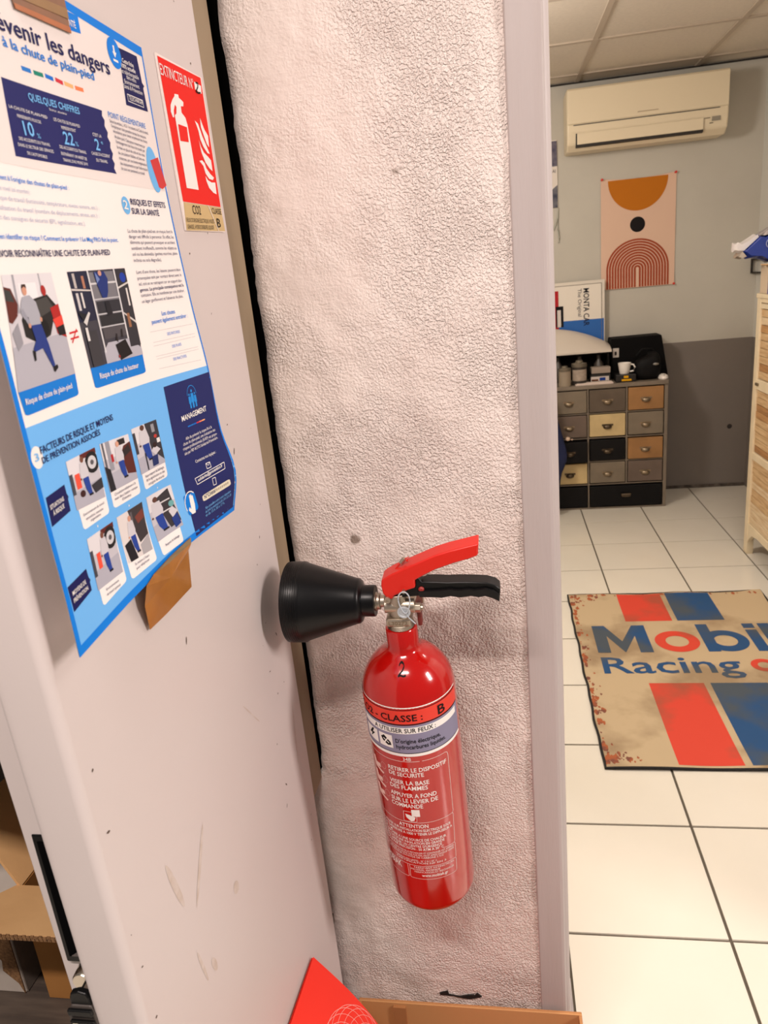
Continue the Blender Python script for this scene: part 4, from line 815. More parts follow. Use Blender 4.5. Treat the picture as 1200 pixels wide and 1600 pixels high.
ETX = [('CO2 - CLASSE :', -74, 18, .3428, .0090, 'black', 1), ('B', 38, 49, .3412, .0126, 'black', 1), ('A UTILISER SUR FEUX :', -46, 33, .3262, .0060, 'black', 1),
       ("D'origine électrique,", -18, 38, .3108, .0058, 'black', 1), ('hydrocarbures liquides.', -18, 45, .3022, .0058, 'black', 1), ('34B', -12, -2, .2840, .0048, 'white', 0),
       ('RETIRER LE DISPOSITIF', -34, 42, .2665, .0060, 'white', 1), ('DE SECURITE', -34, 11, .2585, .0060, 'white', 1), ('VISER LA BASE', -34.5, 16.4, .2460, .0062, 'white', 1), ('DES FLAMMES', -35, 14, .2380, .0062, 'white', 1),
       ('APPUYER A FOND', -36, 24, .2258, .0062, 'white', 1), ('SUR LE LEVIER DE', -36, 25, .2172, .0062, 'white', 1), ('COMMANDE', -36.7, 5, .2090, .0062, 'white', 1), ('ATTENTION', -30, 8.5, .1762, .0058, 'white', 1),
       ('NE PAS UTILISER SUR INSTALLATION ELECTRIQUE SOUS', -72, 38, .1700, .0040, 'white', 1), ('TENSION SUPERIEURE A 1000 V TENIR LE DIFFUSEUR A', -72, 40, .1642, .0040, 'white', 1), ('PLUS DE 1 M', -72, -44, .1588, .0040, 'white', 1),
       ('NE PAS EXPOSER A UNE SOURCE DE CHALEUR', -72, 30, .1538, .0040, 'white', 1), ('RISQUE EN CAS D’UNE INHALATION EN GRANDE'.replace('’', "'"), -72, 27, .1484, .0040, 'white', 1), ("QUANTITE APPELER UN CENTRE D'URGENCE", -72, 23, .1430, .0040, 'white', 1), ('CONTROLE PAR PRECISION : 50 ATM A 20° C', -72, 25, .1378, .0040, 'white', 1),
       ('APRES UTILISATION MEME PARTIELLE RECHARGER ET CONTROLER CET APPAREIL', -72, 40, .1318, .0029, 'white', 0), ('VERIFIER CET APPAREIL AU MOINS UNE FOIS PAR AN ET APRES CHAQUE USAGE', -72, 39, .1278, .0029, 'white', 0), ('AGENT EXTINCTEUR DIOXYDE DE CARBONE 2 KG', -72, 23, .1240, .0029, 'white', 0),
       ('TEMPERATURES LIMITES - 30° C A + 60° C', -44, 14, .1180, .0029, 'white', 0), ('CERTIFICATION NF EN 3', -43, 26, .1142, .0029, 'white', 0), ('MOBIAK', -68, -36, .0985, .0110, 'white', 1),
       ('FABRICANT EXTINCTEURS', -17, 37, .1062, .0027, 'white', 0), ('MATERIEL INCENDIE', -22, 17, .1022, .0027, 'white', 0), ('VERIFICATION ET RECHARGE', -18, 36, .0982, .0027, 'white', 0), ('www.mobiak.gr', -8, 27, .0918, .0048, 'white', 1)]
for g, cond in (('label_lettering', lambda r: r[3] > .295), ('instruction_lettering', lambda r: .135 < r[3] <= .295), ('fine_print', lambda r: r[3] <= .135)):
    for r in filter(cond, ETX):
        m = MB(); letter(m, r[0], r[6], lambda s, t, r=r: EC(r[1] + (r[2] - r[1]) * s, r[3] + r[4] * t, 3.4 if r[5] == 'black' else 1.2))
        m.build(g, I(r[5]), eb if r[5] == 'black' else EXL, recalc=False)
bb = MB(); W5 = .0005
eline(bb, [(-74, .2825), (8, .2825)], W5, 1); eline(bb, [(11, .2825), (42, .2825), (45, .281), (46, .277), (44.5, .188), (43, .185)], W5, 1); eline(bb, [(-74, .2825), (-74, .090)], W5, 1)
eline(bb, [(-74, .1850), (43, .1850), (44, .183), (42, .139), (41, .1365), (24, .1365)], W5, 1); eline(bb, [(41, .1365), (42, .134), (41, .112), (40, .1105), (-30, .1105), (-72, .1105)], W5, 1); eline(bb, [(40, .1105), (41, .108), (40, .090), (38, .0875), (-22, .0875), (-24, .089), (-23, .1105)], W5, 1); eline(bb, [(-26, .1105), (-26, .0885), (-28, .0875), (-72, .0875)], W5, 1)
eline(bb, [(-21, .2025), (-4, .2025), (-5, .1865), (-22, .1865), (-21, .2025)], W5, 1)
bb.build('label_frame_lines', I('white'), EXL, recalc=False)
for k, zc in enumerate((.262, .240, .218)):
    epoly('step_pictogram', [(p + 5, z) for p, z in [(-70, zc + .009), (-64, zc + .010), (-62, zc + .002), (-54, zc + .003), (-53, zc - .003), (-60, zc - .004), (-48, zc - .008), (-50, zc - .011), (-66, zc - .006)]], ink((236, 200, 192)), 1)
    bb = MB(); eline(bb, [(-42.5 + 4.2 * math.cos(a), zc + .004 + .005 * math.sin(a)) for a in [2 * math.pi * i / 14 for i in range(15)]], .0004, 1.1); bb.build('step_ring', ink((222, 176, 168)), EXL, recalc=False)
epoly('hand_pictogram', [(-19, .1985), (-14, .1975), (-6, .194), (-8, .1885), (-12, .187), (-18, .193)], I('white'), 1.2); epoly('class_square', [(-10.5, .1955), (0, .1955), (0, .2065), (-10.5, .2065)], I('white'), 1.6)
# handwritten 2 on the shoulder
bb = MB(); eline(bb, [(p, .4000 + (z - .402) * .72) for p, z in [(-8.5, .4060), (-7, .4085), (-3, .4095), (1.5, .4080), (2, .4050), (-2, .4005), (-7.5, .3965), (-9, .3945), (-5, .3960), (0, .3945), (4, .3955)]], .0017, 2.2); bb.build('handwritten_two', I('black'), EXL, recalc=False)
# horn
def MX(x, z, y=0.0, dx=-1):            # lathe frame along local -x
    return Matrix.Translation((x, y, z)) @ Matrix.Rotation(-math.pi / 2, 4, 'Y')
b = MB()
L0 = 0.0247
b.lathe([(0.0182, .0015), (0.0188, .003), (0.0188, .016), (0.0200, .0168), (0.0245, .0178), (0.0268, .0205), (0.0272, .0235), (0.0465, .0830), (0.0480, .0850), (0.0480, .1055), (0.0470, .1062), (0.0450, .1050), (0.0440, .0850), (0.0245, .0250), (0.0, .0240)], 56, MX(-L0, .4735) @ Matrix.Rotation(math.radians(1.5), 4, 'Y'))
hn = b.build('discharge_horn', mat('horn_black', (9, 9, 11), rough=0.33, spec=0.3, bump=0.03, bscale=300, bdist=.0005), EXL, smooth=True, angle=40)
b = MB()
for q in range(7):
    x = .0875 + q * .0026
    b.lathe([(0.0479, x - .0004), (0.0484, x), (0.0479, x + .0004)], 56, MX(-L0, .4735) @ Matrix.Rotation(math.radians(1.5), 4, 'Y'), cap=False)
b.build('rim_grooves', M_BLKPL, hn, smooth=True)
# valve
v = MB(); v.lathe([(0.0165, .4370), (0.0165, .4385), (0.0150, .4392), (0.0165, .4402), (0.0150, .4412), (0.0165, .4422), (0.0150, .4432), (0.0165, .4442), (0.0150, .4452), (0.0150, .446)], 40); v.build('threaded_neck', M_NICKEL, EXL, smooth=True)
v = MB(); v.box((-0.0150, -0.0150, .4455), (0.0145, 0.0150, .4555)); vb = v.build('valve_base', M_NICKEL, EXL, bevel=.002)
mb = MB(); letter(mb, 'L30272', 1, lambda s, t: (-.0118 + .0225 * s, -.01535, .4482 + .0045 * t)); mb.build('cast_marking', mat('cast_dark', (150, 138, 118), rough=0.4, metal=1.0), vb, recalc=False)
v = MB(); v.lathe([(0.0122, .4555), (0.0115, .470), (0.0115, .484), (0.0, .485)], 32); v.cyl((-0.0155, -.003, .4680), (0.0200, -.003, .4672), .0088, 28); v.lathe([(.0072, 0), (.0072, .006), (.0098, .0062), (.0098, .010), (.0112, .0102), (.0112, .013)], 28, MX(-.0145, .4725)); v.build('valve_body', M_NICKEL, EXL, smooth=True, bevel=.0006)
v = MB(); v.cyl((0.0195, -.004, .4645), (0.0265, -.004, .4642), .0058, 6); v.cyl((0.0265, -.004, .4642), (0.0295, -.004, .4641), .0035, 12); v.build('burst_disc_nut', M_NICKEL, EXL, bevel=.0005)
# operating levers
RED = [(-0.0169, 0.4998), (-0.0155, 0.5062), (-0.0120, 0.5092), (-0.0025, 0.5145), (0.0192, 0.5235), (0.0481, 0.5353), (0.0642, 0.5399), (0.098, 0.5472), (0.0968, 0.5420), (0.0966, 0.5350), (0.0954, 0.5324), (0.0859, 0.529), (0.0685, 0.5245), (0.0477, 0.5176), (0.0355, 0.5118), (0.0227, 0.5051), (0.0226, 0.4977), (0.0219, 0.4952), (0.0127, 0.4924), (-0.0038, 0.4856), (-0.005, 0.4823), (-0.0089, 0.4808), (-0.013, 0.4844), (-0.016, 0.4897)]
RED = [(x + .0018, z) for x, z in RED]
v = MB(); v.prism(RED, .026, axis=1, c0=-.013); lv = v.build('carrying_lever', mat('lever_red', (214, 30, 16), rough=0.33, bump=.05, bscale=200, bdist=.0006), EXL, bevel=.0022, seg=3, smooth=True)
BLK = [(0.0229, 0.5054), (0.026, 0.5069), (0.0297, 0.5), (0.0457, 0.4995), (0.0602, 0.498), (0.0717, 0.4981), (0.0861, 0.4973), (0.1032, 0.4957), (0.1129, 0.4922), (0.1182, 0.487), (0.1165, 0.4725), (0.109, 0.4772), (0.1006, 0.4804), (0.0933, 0.4792), (0.0848, 0.4813), (0.073, 0.4797), (0.0615, 0.482), (0.0511, 0.4802), (0.0424, 0.4813), (0.0262, 0.4821), (-0.0046, 0.4803), (-0.005, 0.4834), (0.0001, 0.4882), (0.0217, 0.4947)]
BLK = [(x + .0018, z + .0004) for x, z in BLK]
v = MB(); v.prism(BLK, .020, axis=1, c0=-.009); bk = v.build('trigger_lever', M_BLKPL, EXL, bevel=.0012, smooth=True)
v = MB()                                 # raised flange along the lower edge of the trigger
fl = [(0.026, .4905), (0.045, .4905), (0.0560, .4908), (0.0640, .4918), (0.0700, .4902), (0.0770, .4900), (0.0840, .4912), (0.0900, .4895), (0.0960, .4900), (0.1030, .4908), (0.112, .4880), (0.1176, .4830)]
lo = [(x, z) for x, z in BLK[10:20]]
v.prism(fl + lo, .004, axis=1, c0=-.0125); v.build('trigger_flange', mat('black_plastic_edge', (13, 13, 14), rough=0.28, spec=.35), bk, bevel=.0008)
v = MB(); v.lathe([(0, .0), (.0042, 0), (.0042, .002), (.0036, .003), (.0015, .003), (.0012, .002), (0, .002)], 20, Matrix.Translation((-.0098, -.0128, .4815)) @ Matrix.Rotation(math.pi / 2, 4, 'X')); v.build('pivot_rivet', M_NICKEL, lv, smooth=True)
v = MB(); v.lathe([(0, .0), (.0034, 0), (.0034, .0016), (.002, .003), (0, .003)], 16, Matrix.Translation((.0305, -.0088, .4915)) @ Matrix.Rotation(math.pi / 2, 4, 'X')); v.build('red_stop', mat('stop_red', (150, 40, 34), rough=0.5), bk, smooth=True)
v = MB(); v.cyl((.0107, -.0165, .4925), (.0107, .016, .4925), .0022, 14); v.build('safety_pin', M_NICKEL, EXL, smooth=True)
v = MB(); v.cyl((.0345, -.006, .5115), (.0345, .006, .5115), .005, 16); v.build('spring_roller', mat('roller_white', (210, 196, 186), rough=0.5), EXL, smooth=True)
M_SEAL = mat('seal_plastic', (212, 220, 226), rough=0.3, trans=0.35)
lp = [(.0107 + .0085 * math.sin(a) * (0.75 + .25 * math.cos(a)), -.0185 - .002 * math.sin(a * .5), .4805 + .0135 * math.cos(a)) for a in [2 * math.pi * k / 28 for k in range(28)]]
v = MB(); v.tube(lp, .0008, 8, closed=True); v.tube([(.0095, -.019, .4690), (.0140, -.0195, .4600), (.0205, -.0185, .4515)], .0008, 8); sl = v.build('seal_strap', M_SEAL, EXL, smooth=True)
v = MB(); v.lathe([(0, 0), (.0072, 0), (.0078, .0008), (.0072, .0022), (.0055, .0022), (.0050, .0016), (0, .0016)], 24, Matrix.Translation((.0085, -.0175, .4672)) @ Matrix.Rotation(math.pi / 2, 4, 'X')); v.build('seal_disc', M_SEAL, sl, smooth=True)
v = MB(); v.tube([(.002, -.002, .5150), (.008, -.002, .5215), (.013, -.002, .5268), (.0195, -.002, .5300), (.0165, -.002, .5245)], .0009, 8); v.build('pin_tag_wire', mat('lever_red', (0, 0, 0)), EXL, smooth=True)
v = MB(); v.cyl((.0095, -.002, .5225), (.0140, -.002, .5285), .0026, 12); v.build('pin_tag_clip', M_NICKEL, EXL, smooth=True)
v = MB(); v.box((.0205, .000, .4370), (.0255, .012, .4660)); v.build('hanging_clip', mat('clip_red', (112, 34, 28), rough=0.5), EXL, bevel=.0012)
# wall hook that carries it
t = thing('wall_hook', 'small steel hook behind the neck of the red extinguisher', 'hook', (-0.128, YW, 0.99))
MB().box((-.014, -.004, -.03), (.014, .001, .03)).build('plate', M_NICKEL, t, bevel=.001)
MB().box((-.010, -.070, -.004), (.010, -.003, .000)).build('arm', M_NICKEL, t)

# ------------------------------------------------------------------ carton and red folder at the foot of the wall
t = thing('cardboard_box', 'open brown cardboard box on the floor at the foot of the white wall', 'box', (-0.10, 0.70, 0))
M_BOX = mat('box_card', (190, 134, 84), rough=0.8, var=0.35, vscale=9, rgb2=(168, 112, 64), bump=0.12, bscale=60, stretch=(1, 1, 4))
bx = lambda n, a, c, m=M_BOX: MB().box(tuple(Vector(a) - t.location), tuple(Vector(c) - t.location)).build(n, m, t, bevel=.001)
bx('back_side', (-.272, .868, 0.003), (.079, .873, .2665)); bx('right_side', (.074, .56, 0.003), (.079, .8685, .2665)); bx('left_side', (-.272, .56, 0.003), (-.267, .8685, .2665)); bx('front_side', (-.267, .56, .003), (.074, .565, .2665)); bx('base', (-.267, .565, 0.001), (.074, .868, .005))
b = MB(); b.box((-.172, .1665, .0), (.179, .1685, .2670)); 
o = b.build('rim_fold', mat('box_rim', (206, 152, 98), rough=.8), t); o.location = (0, 0, 0.0)
b = MB(); b.box((-.115, .1625, .05), (-.095, .1680, .262)); b.build('crease', mat('box_crease', (176, 120, 72), rough=.85), t)
# folder: top edge against the cabinet, hanging over the carton
A = Vector((-0.2825, 0.7275, 0.5173)); Bv = Vector((-0.2825, 0.470, 0.560)); Cdir = Vector((0.062, 0.0172, -0.1379)).normalized()
tf = thing('red_folder', 'bright red folder with white spiral line pattern leaning on the cabinet', 'folder', tuple(A))
e1 = (Bv - A); L1 = e1.length; e1.normalize(); nrm = e1.cross(Cdir).normalized()
if nrm.x < 0: nrm = -nrm
def FP(s, t, lay=0.0):
    bow = 0.010 * math.sin(math.pi * min(t / .24, 1.0))
    return e1 * s + Cdir * t + nrm * (bow + lay)
b = MB(); b.grid(lambda s, t_: FP(s * .28, t_ * .30), 6, 16); b.grid(lambda s, t_: FP(s * .28, t_ * .30, -.0025), 6, 16)
b.build('cover', mat('folder_red', (250, 58, 44), rough=0.5, spec=.2), tf, smooth=True, recalc=False)
b = MB()
for k in range(16):                         # spirograph rosette
    cs, ct = 0.082 + .030 * math.cos(k * math.pi / 8), .135 + .030 * math.sin(k * math.pi / 8)
    ring = [(cs + .050 * math.cos(a), ct + .050 * math.sin(a)) for a in [2 * math.pi * i / 40 for i in range(41)]]
    for p, q in zip(ring[:-1], ring[1:]):
        if min(p[0], q[0]) < .002 or min(p[1], q[1]) < .002: continue
        d = Vector((q[0] - p[0], q[1] - p[1])); n = Vector((-d.y, d.x)).normalized() * .00028
        b.add([FP(p[0] + n.x, p[1] + n.y, .0004), FP(q[0] + n.x, q[1] + n.y, .0004), FP(q[0] - n.x, q[1] - n.y, .0004), FP(p[0] - n.x, p[1] - n.y, .0004)], [(0, 1, 2, 3)])
b.build('spiral_print', ink((250, 190, 180)), tf, recalc=False)

# ------------------------------------------------------------------ printed floor mat
MATT = thing('floor_mat', 'beige vintage-style floor mat with red and blue stripes and large lettering', 'mat', (0.626, 2.395, 0.0))
mo = Vector(MATT.location)
def stained(name, rgb, rgb2, amt=.7, scale=4.0):
    m = mat(name, rgb, rough=0.75, var=amt, vscale=scale, rgb2=rgb2, bump=.1, bscale=300, bdist=.001, vlo=.47, vhi=.60); return m
M_M = [stained('mat_beige', (192, 170, 136), (146, 122, 92), .8, 3.4), mat('mat_edge', (24, 20, 20), rough=.8), stained('mat_red', (212, 66, 46), (146, 82, 58), .85, 3.4), stained('mat_blue', (28, 74, 122), (74, 80, 82), .85, 3.4), stained('mat_rust', (168, 88, 48), (112, 66, 54), .9, 30)]
def mh(x, y):                                # the mat is not quite flat near its edges
    ex = min(x - .24, 1.012 - x); ey = min(y - 1.815, 2.978 - y)
    return .0045 + .006 * max(0, 1 - ey / .12) * (0.5 + .5 * math.sin(x * 19 + 1)) + .004 * max(0, 1 - ex / .08) * (.5 + .5 * math.sin(y * 13))
def MP(x, y, lay=0.0): return (x - mo.x, y - mo.y, mh(x, y) + .0004 * lay)
ed = lambda s: .0016 * math.sin(s * 23) + .0014 * math.sin(s * 51 + 1)
b = MB(); b.grid(lambda s, t_: MP(.240 + .772 * s + (ed(t_) * (1 - s)), 1.815 + 1.163 * t_ + ed(s + .3) * (1 if t_ > .9 else 0) * .7), 40, 60); b.build('sheet', M_M[0], MATT, smooth=True, recalc=False)
b = MB()
rim = [(.240 + ed(k / 40), 1.815 + 1.163 * k / 40) for k in range(41)] + [(.240 + .772 * k / 30, 2.978 + .7 * ed(k / 30 + .3)) for k in range(1, 31)] + [(1.012, 2.978 - 1.163 * k / 40) for k in range(1, 41)] + [(1.012 - .772 * k / 30, 1.815) for k in range(1, 30)]
b.tube([(x - mo.x, y - mo.y, mh(x, y) * .55 + .0012) for x, y in rim], .0042, 8, closed=True); b.build('bound_edge', M_M[1], MATT, smooth=True)
def mquad(name, x0, y0, x1, y1, m):
    b = MB(); b.grid(lambda s, t_: MP(x0 + (x1 - x0) * s, y0 + (y1 - y0) * t_, 1), 10, 14); return b.build(name, m, MATT, smooth=True, recalc=False)
mquad('red_stripe', .439, 2.722, .614, 2.970, M_M[2]); mquad('blue_stripe', .633, 2.722, .806, 2.970, M_M[3]); mquad('red_stripe', .441, 1.829, .615, 2.264, M_M[2]); mquad('blue_stripe', .635, 1.829, .812, 2.264, M_M[3])
def mtext(name, body, x0, x1, y, cap, m, bold=1, hb=0):
    mb = MB(); letter(mb, body, bold, lambda s, t_: MP(x0 + (x1 - x0) * s, y + cap * t_, 1.6)); return mb.build(name, m, MATT, recalc=False)
def ring(name, cx, cy, ro, ri, m, a=1.0):
    b = MB(); n = 40
    V = [MP(cx + r * math.cos(2 * math.pi * k / n), cy + r * a * math.sin(2 * math.pi * k / n), 2.3) for r in (ro, ri) for k in range(n)]
    b.add(V, [(k, (k + 1) % n, n + (k + 1) % n, n + k) for k in range(n)]); return b.build(name, m, MATT, recalc=False)
def bar(name, pts, m): 
    b = MB(); b.add([MP(x, y, 1.6) for x, y in pts], [list(range(len(pts)))]); return b.build(name, m, MATT, recalc=False)
y0, y1 = 2.474, 2.687
b = MB()
for pts in ([(.304, y0), (.350, y0), (.350, y1), (.304, y1)], [(.453, y0), (.499, y0), (.499, y1), (.453, y1)], [(.350, y1), (.350, y1 - .085), (.4015, y0), (.4015, y0 + .085)], [(.4015, y0), (.453, y1 - .085), (.453, y1), (.4015, y0 + .085)]): b.add([MP(x, y, 1.6) for x, y in pts], [(0, 1, 2, 3)])
b.build('letter_m', M_M[3], MATT, recalc=False)
ring('letter_o', .595, 2.554, .078, .040, M_M[2], 1.03); ring('letter_b_bowl', .764, 2.554, .078, .040, M_M[3], 1.03); bar('letter_b_stem', [(.686, y0), (.728, y0), (.728, y1), (.686, y1)], M_M[3])
bar('letter_i', [(.853, y0), (.893, y0), (.893, 2.637), (.853, 2.637)], M_M[3]); bar('letter_i_dot', [(.853, 2.650), (.893, 2.650), (.893, y1), (.853, y1)], M_M[3]); bar('letter_l', [(.908, y0), (.948, y0), (.948, y1), (.908, y1)], M_M[3])
mtext('racing_lettering', 'Racing', .307, .765, 2.330, .108, M_M[3]); ring('letter_o', .838, 2.376, .042, .020, M_M[2], 1.0); mtext('oil_lettering', 'il', .890, .925, 2.335, .108, M_M[2])
# rust-coloured wear printed along the edges
rr = random.Random(5); b = MB()
for k in range(260):
    s = rr.random(); side = rr.random()
    if side < .55: x, y = .243 + abs(rr.gauss(0, .013)), 1.83 + 1.13 * s
    elif side < .75: x, y = .25 + .74 * s, 2.966 - abs(rr.gauss(0, .008))
    else: x, y = (.25 + abs(rr.gauss(0, .045)), rr.choice([1.835 + abs(rr.gauss(0, .04)), 2.955 - abs(rr.gauss(0, .03))]))
    x = max(x, .25); r = rr.choice([.002, .003, .004, .006, .009]); n = 9
    b.add([MP(x + r * rr.uniform(.5, 1.2) * math.cos(2 * math.pi * i / n), min(max(y + r * 1.8 * rr.uniform(.5, 1.2) * math.sin(2 * math.pi * i / n), 1.822), 2.972), .8) for i in range(n)], [list(range(n))])
tag(b.build('rust_print', M_M[4], MATT, recalc=False), kind='stuff')

# ------------------------------------------------------------------ office: air conditioner
t = thing('air_conditioner', 'cream wall-mounted split air conditioner under the office ceiling', 'air conditioner', (0.781, 4.505, 1.905)); o0 = Vector(t.location)
M_AC = mat('ac_plastic', (226, 211, 182), rough=0.4); M_ACD = mat('ac_dark', (34, 28, 24), rough=0.6)
def acprism(name, yz, x0, x1, m, parent=None, bevel=.004):
    b = MB(); b.prism([(y - o0.y, z - o0.z) for y, z in yz], x1 - x0, axis=0, c0=x0 - o0.x); return b.build(name, m, parent or t, bevel=bevel, seg=3)
body = acprism('body', [(4.503, 1.912), (4.36, 1.912), (4.318, 1.940), (4.305, 2.0), (4.303, 2.19), (4.318, 2.2), (4.503, 2.2)], .388, 1.174, M_AC, bevel=.010)
acprism('front_panel', [(4.304, 2.032), (4.297, 2.036), (4.295, 2.188), (4.302, 2.198), (4.309, 2.198)], .392, 1.170, M_AC)
acprism('panel_gap', [(4.307, 2.0275), (4.302, 2.0275), (4.302, 2.031), (4.307, 2.031)], .42, 1.13, M_ACD, bevel=0)
acprism('outlet', [(4.33, 1.925), (4.310, 1.928), (4.3025, 1.990), (4.33, 1.990)], .432, 1.055, M_ACD, bevel=0)
fv = acprism('louvre', [(4.312, 1.938), (4.306, 1.938), (4.2985, 1.9895), (4.3045, 1.9905)],   .438, 1.0545, M_AC, bevel=.002)
for k, (x0, x1, z0, z1, c) in enumerate([(1.095, 1.135, 1.972, 1.992, (150, 142, 128)), (1.052, 1.085, 1.985, 1.9885, (140, 126, 108)), (1.085, 1.100, 1.962, 1.965, (120, 108, 92)), (.735, .835, 2.052, 2.056, (186, 168, 142))]):
    y = 4.2935 if k == 3 else 4.3005 + max(0, (1.99 - z0)) * .2
    b = MB(); b.box((x0 - o0.x, y - o0.y, z0 - o0.z), (x1 - o0.x, y + .006 - o0.y, z1 - o0.z)); b.build('indicator' if k < 3 else 'badge', ink(c), t)

# art print with pins
ART = thing('art_print', 'abstract arch and half-circle art print pinned to the office wall', 'poster', (0.776, 4.5, 1.195)); o0 = Vector(ART.location)
def AP(x, z, lay=0.0): return (x - o0.x, 4.4995 - .0009 * lay - .012 * math.exp(-((z - 1.2) / .05) ** 2) * .3 - o0.y, z - o0.z + .010 * math.cos((x - .776) / .196 * 1.5) * 0)
def apoly(name, pts, rgb, lay, parent=ART):
    b = MB(); b.add([AP(x, z, lay) for x, z in pts], [list(range(len(pts)))]); return b.build(name, ink(rgb), parent, recalc=False)
b = MB(); b.grid(lambda s, u: AP(.580 + .394 * s, 1.196 + (.580 - .012 * math.sin(math.pi * s)) * u), 12, 16); b.grid(lambda s, u: AP(.580 + .394 * s, 1.196 + (.580 - .012 * math.sin(math.pi * s)) * u, -.4), 12, 16)
b.build('sheet', ink((222, 188, 166)), ART, recalc=False)
apoly('half_circle', [(.7745 + .157 * math.cos(a), 1.764 + .164 * math.sin(a)) for a in [math.pi + math.pi * k / 36 for k in range(37)]], (190, 112, 28), 1)
apoly('dot', [(.775 + .040 * math.cos(a), 1.529 + .040 * math.sin(a)) for a in [2 * math.pi * k / 32 for k in range(32)]], (26, 22, 24), 1)
def arch(ro, ri):
    b = MB(); zc = 1.298; V = []
    path = [(-1, -1.0)] + [(math.cos(math.pi - math.pi * k / 24), math.sin(math.pi * k / 24)) for k in range(25)] + [(1, -1.0)]
    for r in (ro, ri):
        for c, s in path: V.append(AP(.776 + r * c, (1.198 if s < -.5 else zc + r * .94 * s), 1))
    n = len(path); b.add(V, [(k, k + 1, n + k + 1, n + k) for k in range(n - 1)]); b.build('arch_band', ink((160, 70, 44)), ART, recalc=False)
arch(.168, .158)
for k in range(10): arch(.1535 - k * .0150, .1535 - k * .0150 - .0102)
for x, z in ((.585, 1.774), (.968, 1.772), (.970, 1.200)):
    p = MB(); Mx = Matrix.Translation((x, 4.498, z)) @ Matrix.Rotation(math.pi / 2, 4, 'X'); p.lathe([(.0, 0), (.006, 0), (.004, .004), (.004, .010), (.0065, .014), (.0, .015)], 14, Mx)
    tag(p.build('push_pin', mat('pin_red', (206, 50, 36), rough=.4), smooth=True), {1.774: 'red push pin at the upper left corner of the art print', 1.772: 'red push pin at the upper right corner of the art print', 1.2: 'red push pin at the lower right corner of the art print'}[z], 'pin', 'pins of the art print')
# wall calendar half hidden by the door casing
t = thing('wall_calendar', 'hanging calendar with dark pictures half hidden by the door casing', 'calendar', (0.25, 4.5, 1.66)); o0 = Vector(t.location)
MB().box((-.11, -.004, 0), (.100, .004, .34)).build('sheet', mat('cal_paper', (226, 216, 206), rough=.6), t)
MB().box((-.105, -.0048, .21), (.100, -.0038, .335)).build('upper_picture', mat('cal_pic', (120, 112, 124), rough=.5, var=.9, vscale=30, rgb2=(52, 48, 78)), t)
b = MB(); b.add([(x, -.0046, z) for x, z in [(-.05, .0), (.099, .0), (.0995, .115), (.085, .105), (.06, .085), (-.05, .07)]], [tuple(range(6))]); b.build('lower_picture', mat('cal_pic2', (32, 36, 62), rough=.5, var=.9, vscale=25, rgb2=(120, 118, 124)), t, recalc=False)
mb = MB(); letter(mb, 'AI', 1, lambda s, q: (.073 + .018 * s, -.0046, .178 + .016 * q)); mb.build('lettering', ink((90, 84, 90)), t, recalc=False)
w = MB(); w.tube([(.3510, 4.499, 1.655), (.347, 4.497, 1.60), (.349, 4.496, 1.54), (.3525, 4.497, 1.50), (.350, 4.498, 1.475)], .004, 8); w.tube([(.348, 4.497, 1.62), (.335, 4.497, 1.57), (.322, 4.498, 1.54)], .004, 8)
tag(w.build('wall_cable', mat('cable_grey', (176, 176, 164), rough=.5), smooth=True), 'thin grey cable hanging below the calendar on the office wall', 'cable')

# ------------------------------------------------------------------ office: chest of small drawers
DR = thing('drawer_chest', 'grey metal chest of many small multicoloured drawers against the office wall', 'drawer chest', (0.4615, 4.33, 0.0)); o0 = Vector(DR.location)
M_DF = mat('chest_frame', (128, 116, 102), rough=.5, var=.5, vscale=12, rgb2=(96, 84, 72))
yF, yBk = 4.168, 4.495
XC = [(.056, .2530), (.2625, .4595), (.469, .666), (.6755, .866)]; ZR = [(.561, .690), (.4235, .552), (.285, .409), (.154, .278), (.012, .139)]
def dbox(name, a, c, m, parent=DR, bevel=.0015): 
    return MB().box(tuple(Vector(a) - o0), tuple(Vector(c) - o0)).build(name, m, parent, bevel=bevel)
dbox('top', (.030, yF - .006, .694), (.888, yBk, .715), M_DF); dbox('base', (.034, yF, .0), (.886, yBk, .010), M_DF); dbox('side', (.034, yF, .010), (.054, yBk, .694), M_DF); dbox('side', (.868, yF, .010), (.886, yBk, .694), M_DF); dbox('back', (.054, yBk - .008, .01), (.868, yBk, .694), M_DF)
for x in (.2578, .4642, .6708): dbox('upright', (x - .0045, yF + .002, .010 if x != .6708 and x != .2578 else .146), (x + .0045, yBk - .01, .694), M_DF)
for z in (.5565, .4165, .2815, .1465): dbox('shelf_rail', (.054, yF + .003, z - .0035), (.868, yBk - .01, z + .0035), M_DF)
PAL = dict(t=(160, 118, 76), g=(128, 116, 100), d=(100, 88, 76), c=(206, 182, 134), k=(13, 12, 14), s=(112, 97, 87))
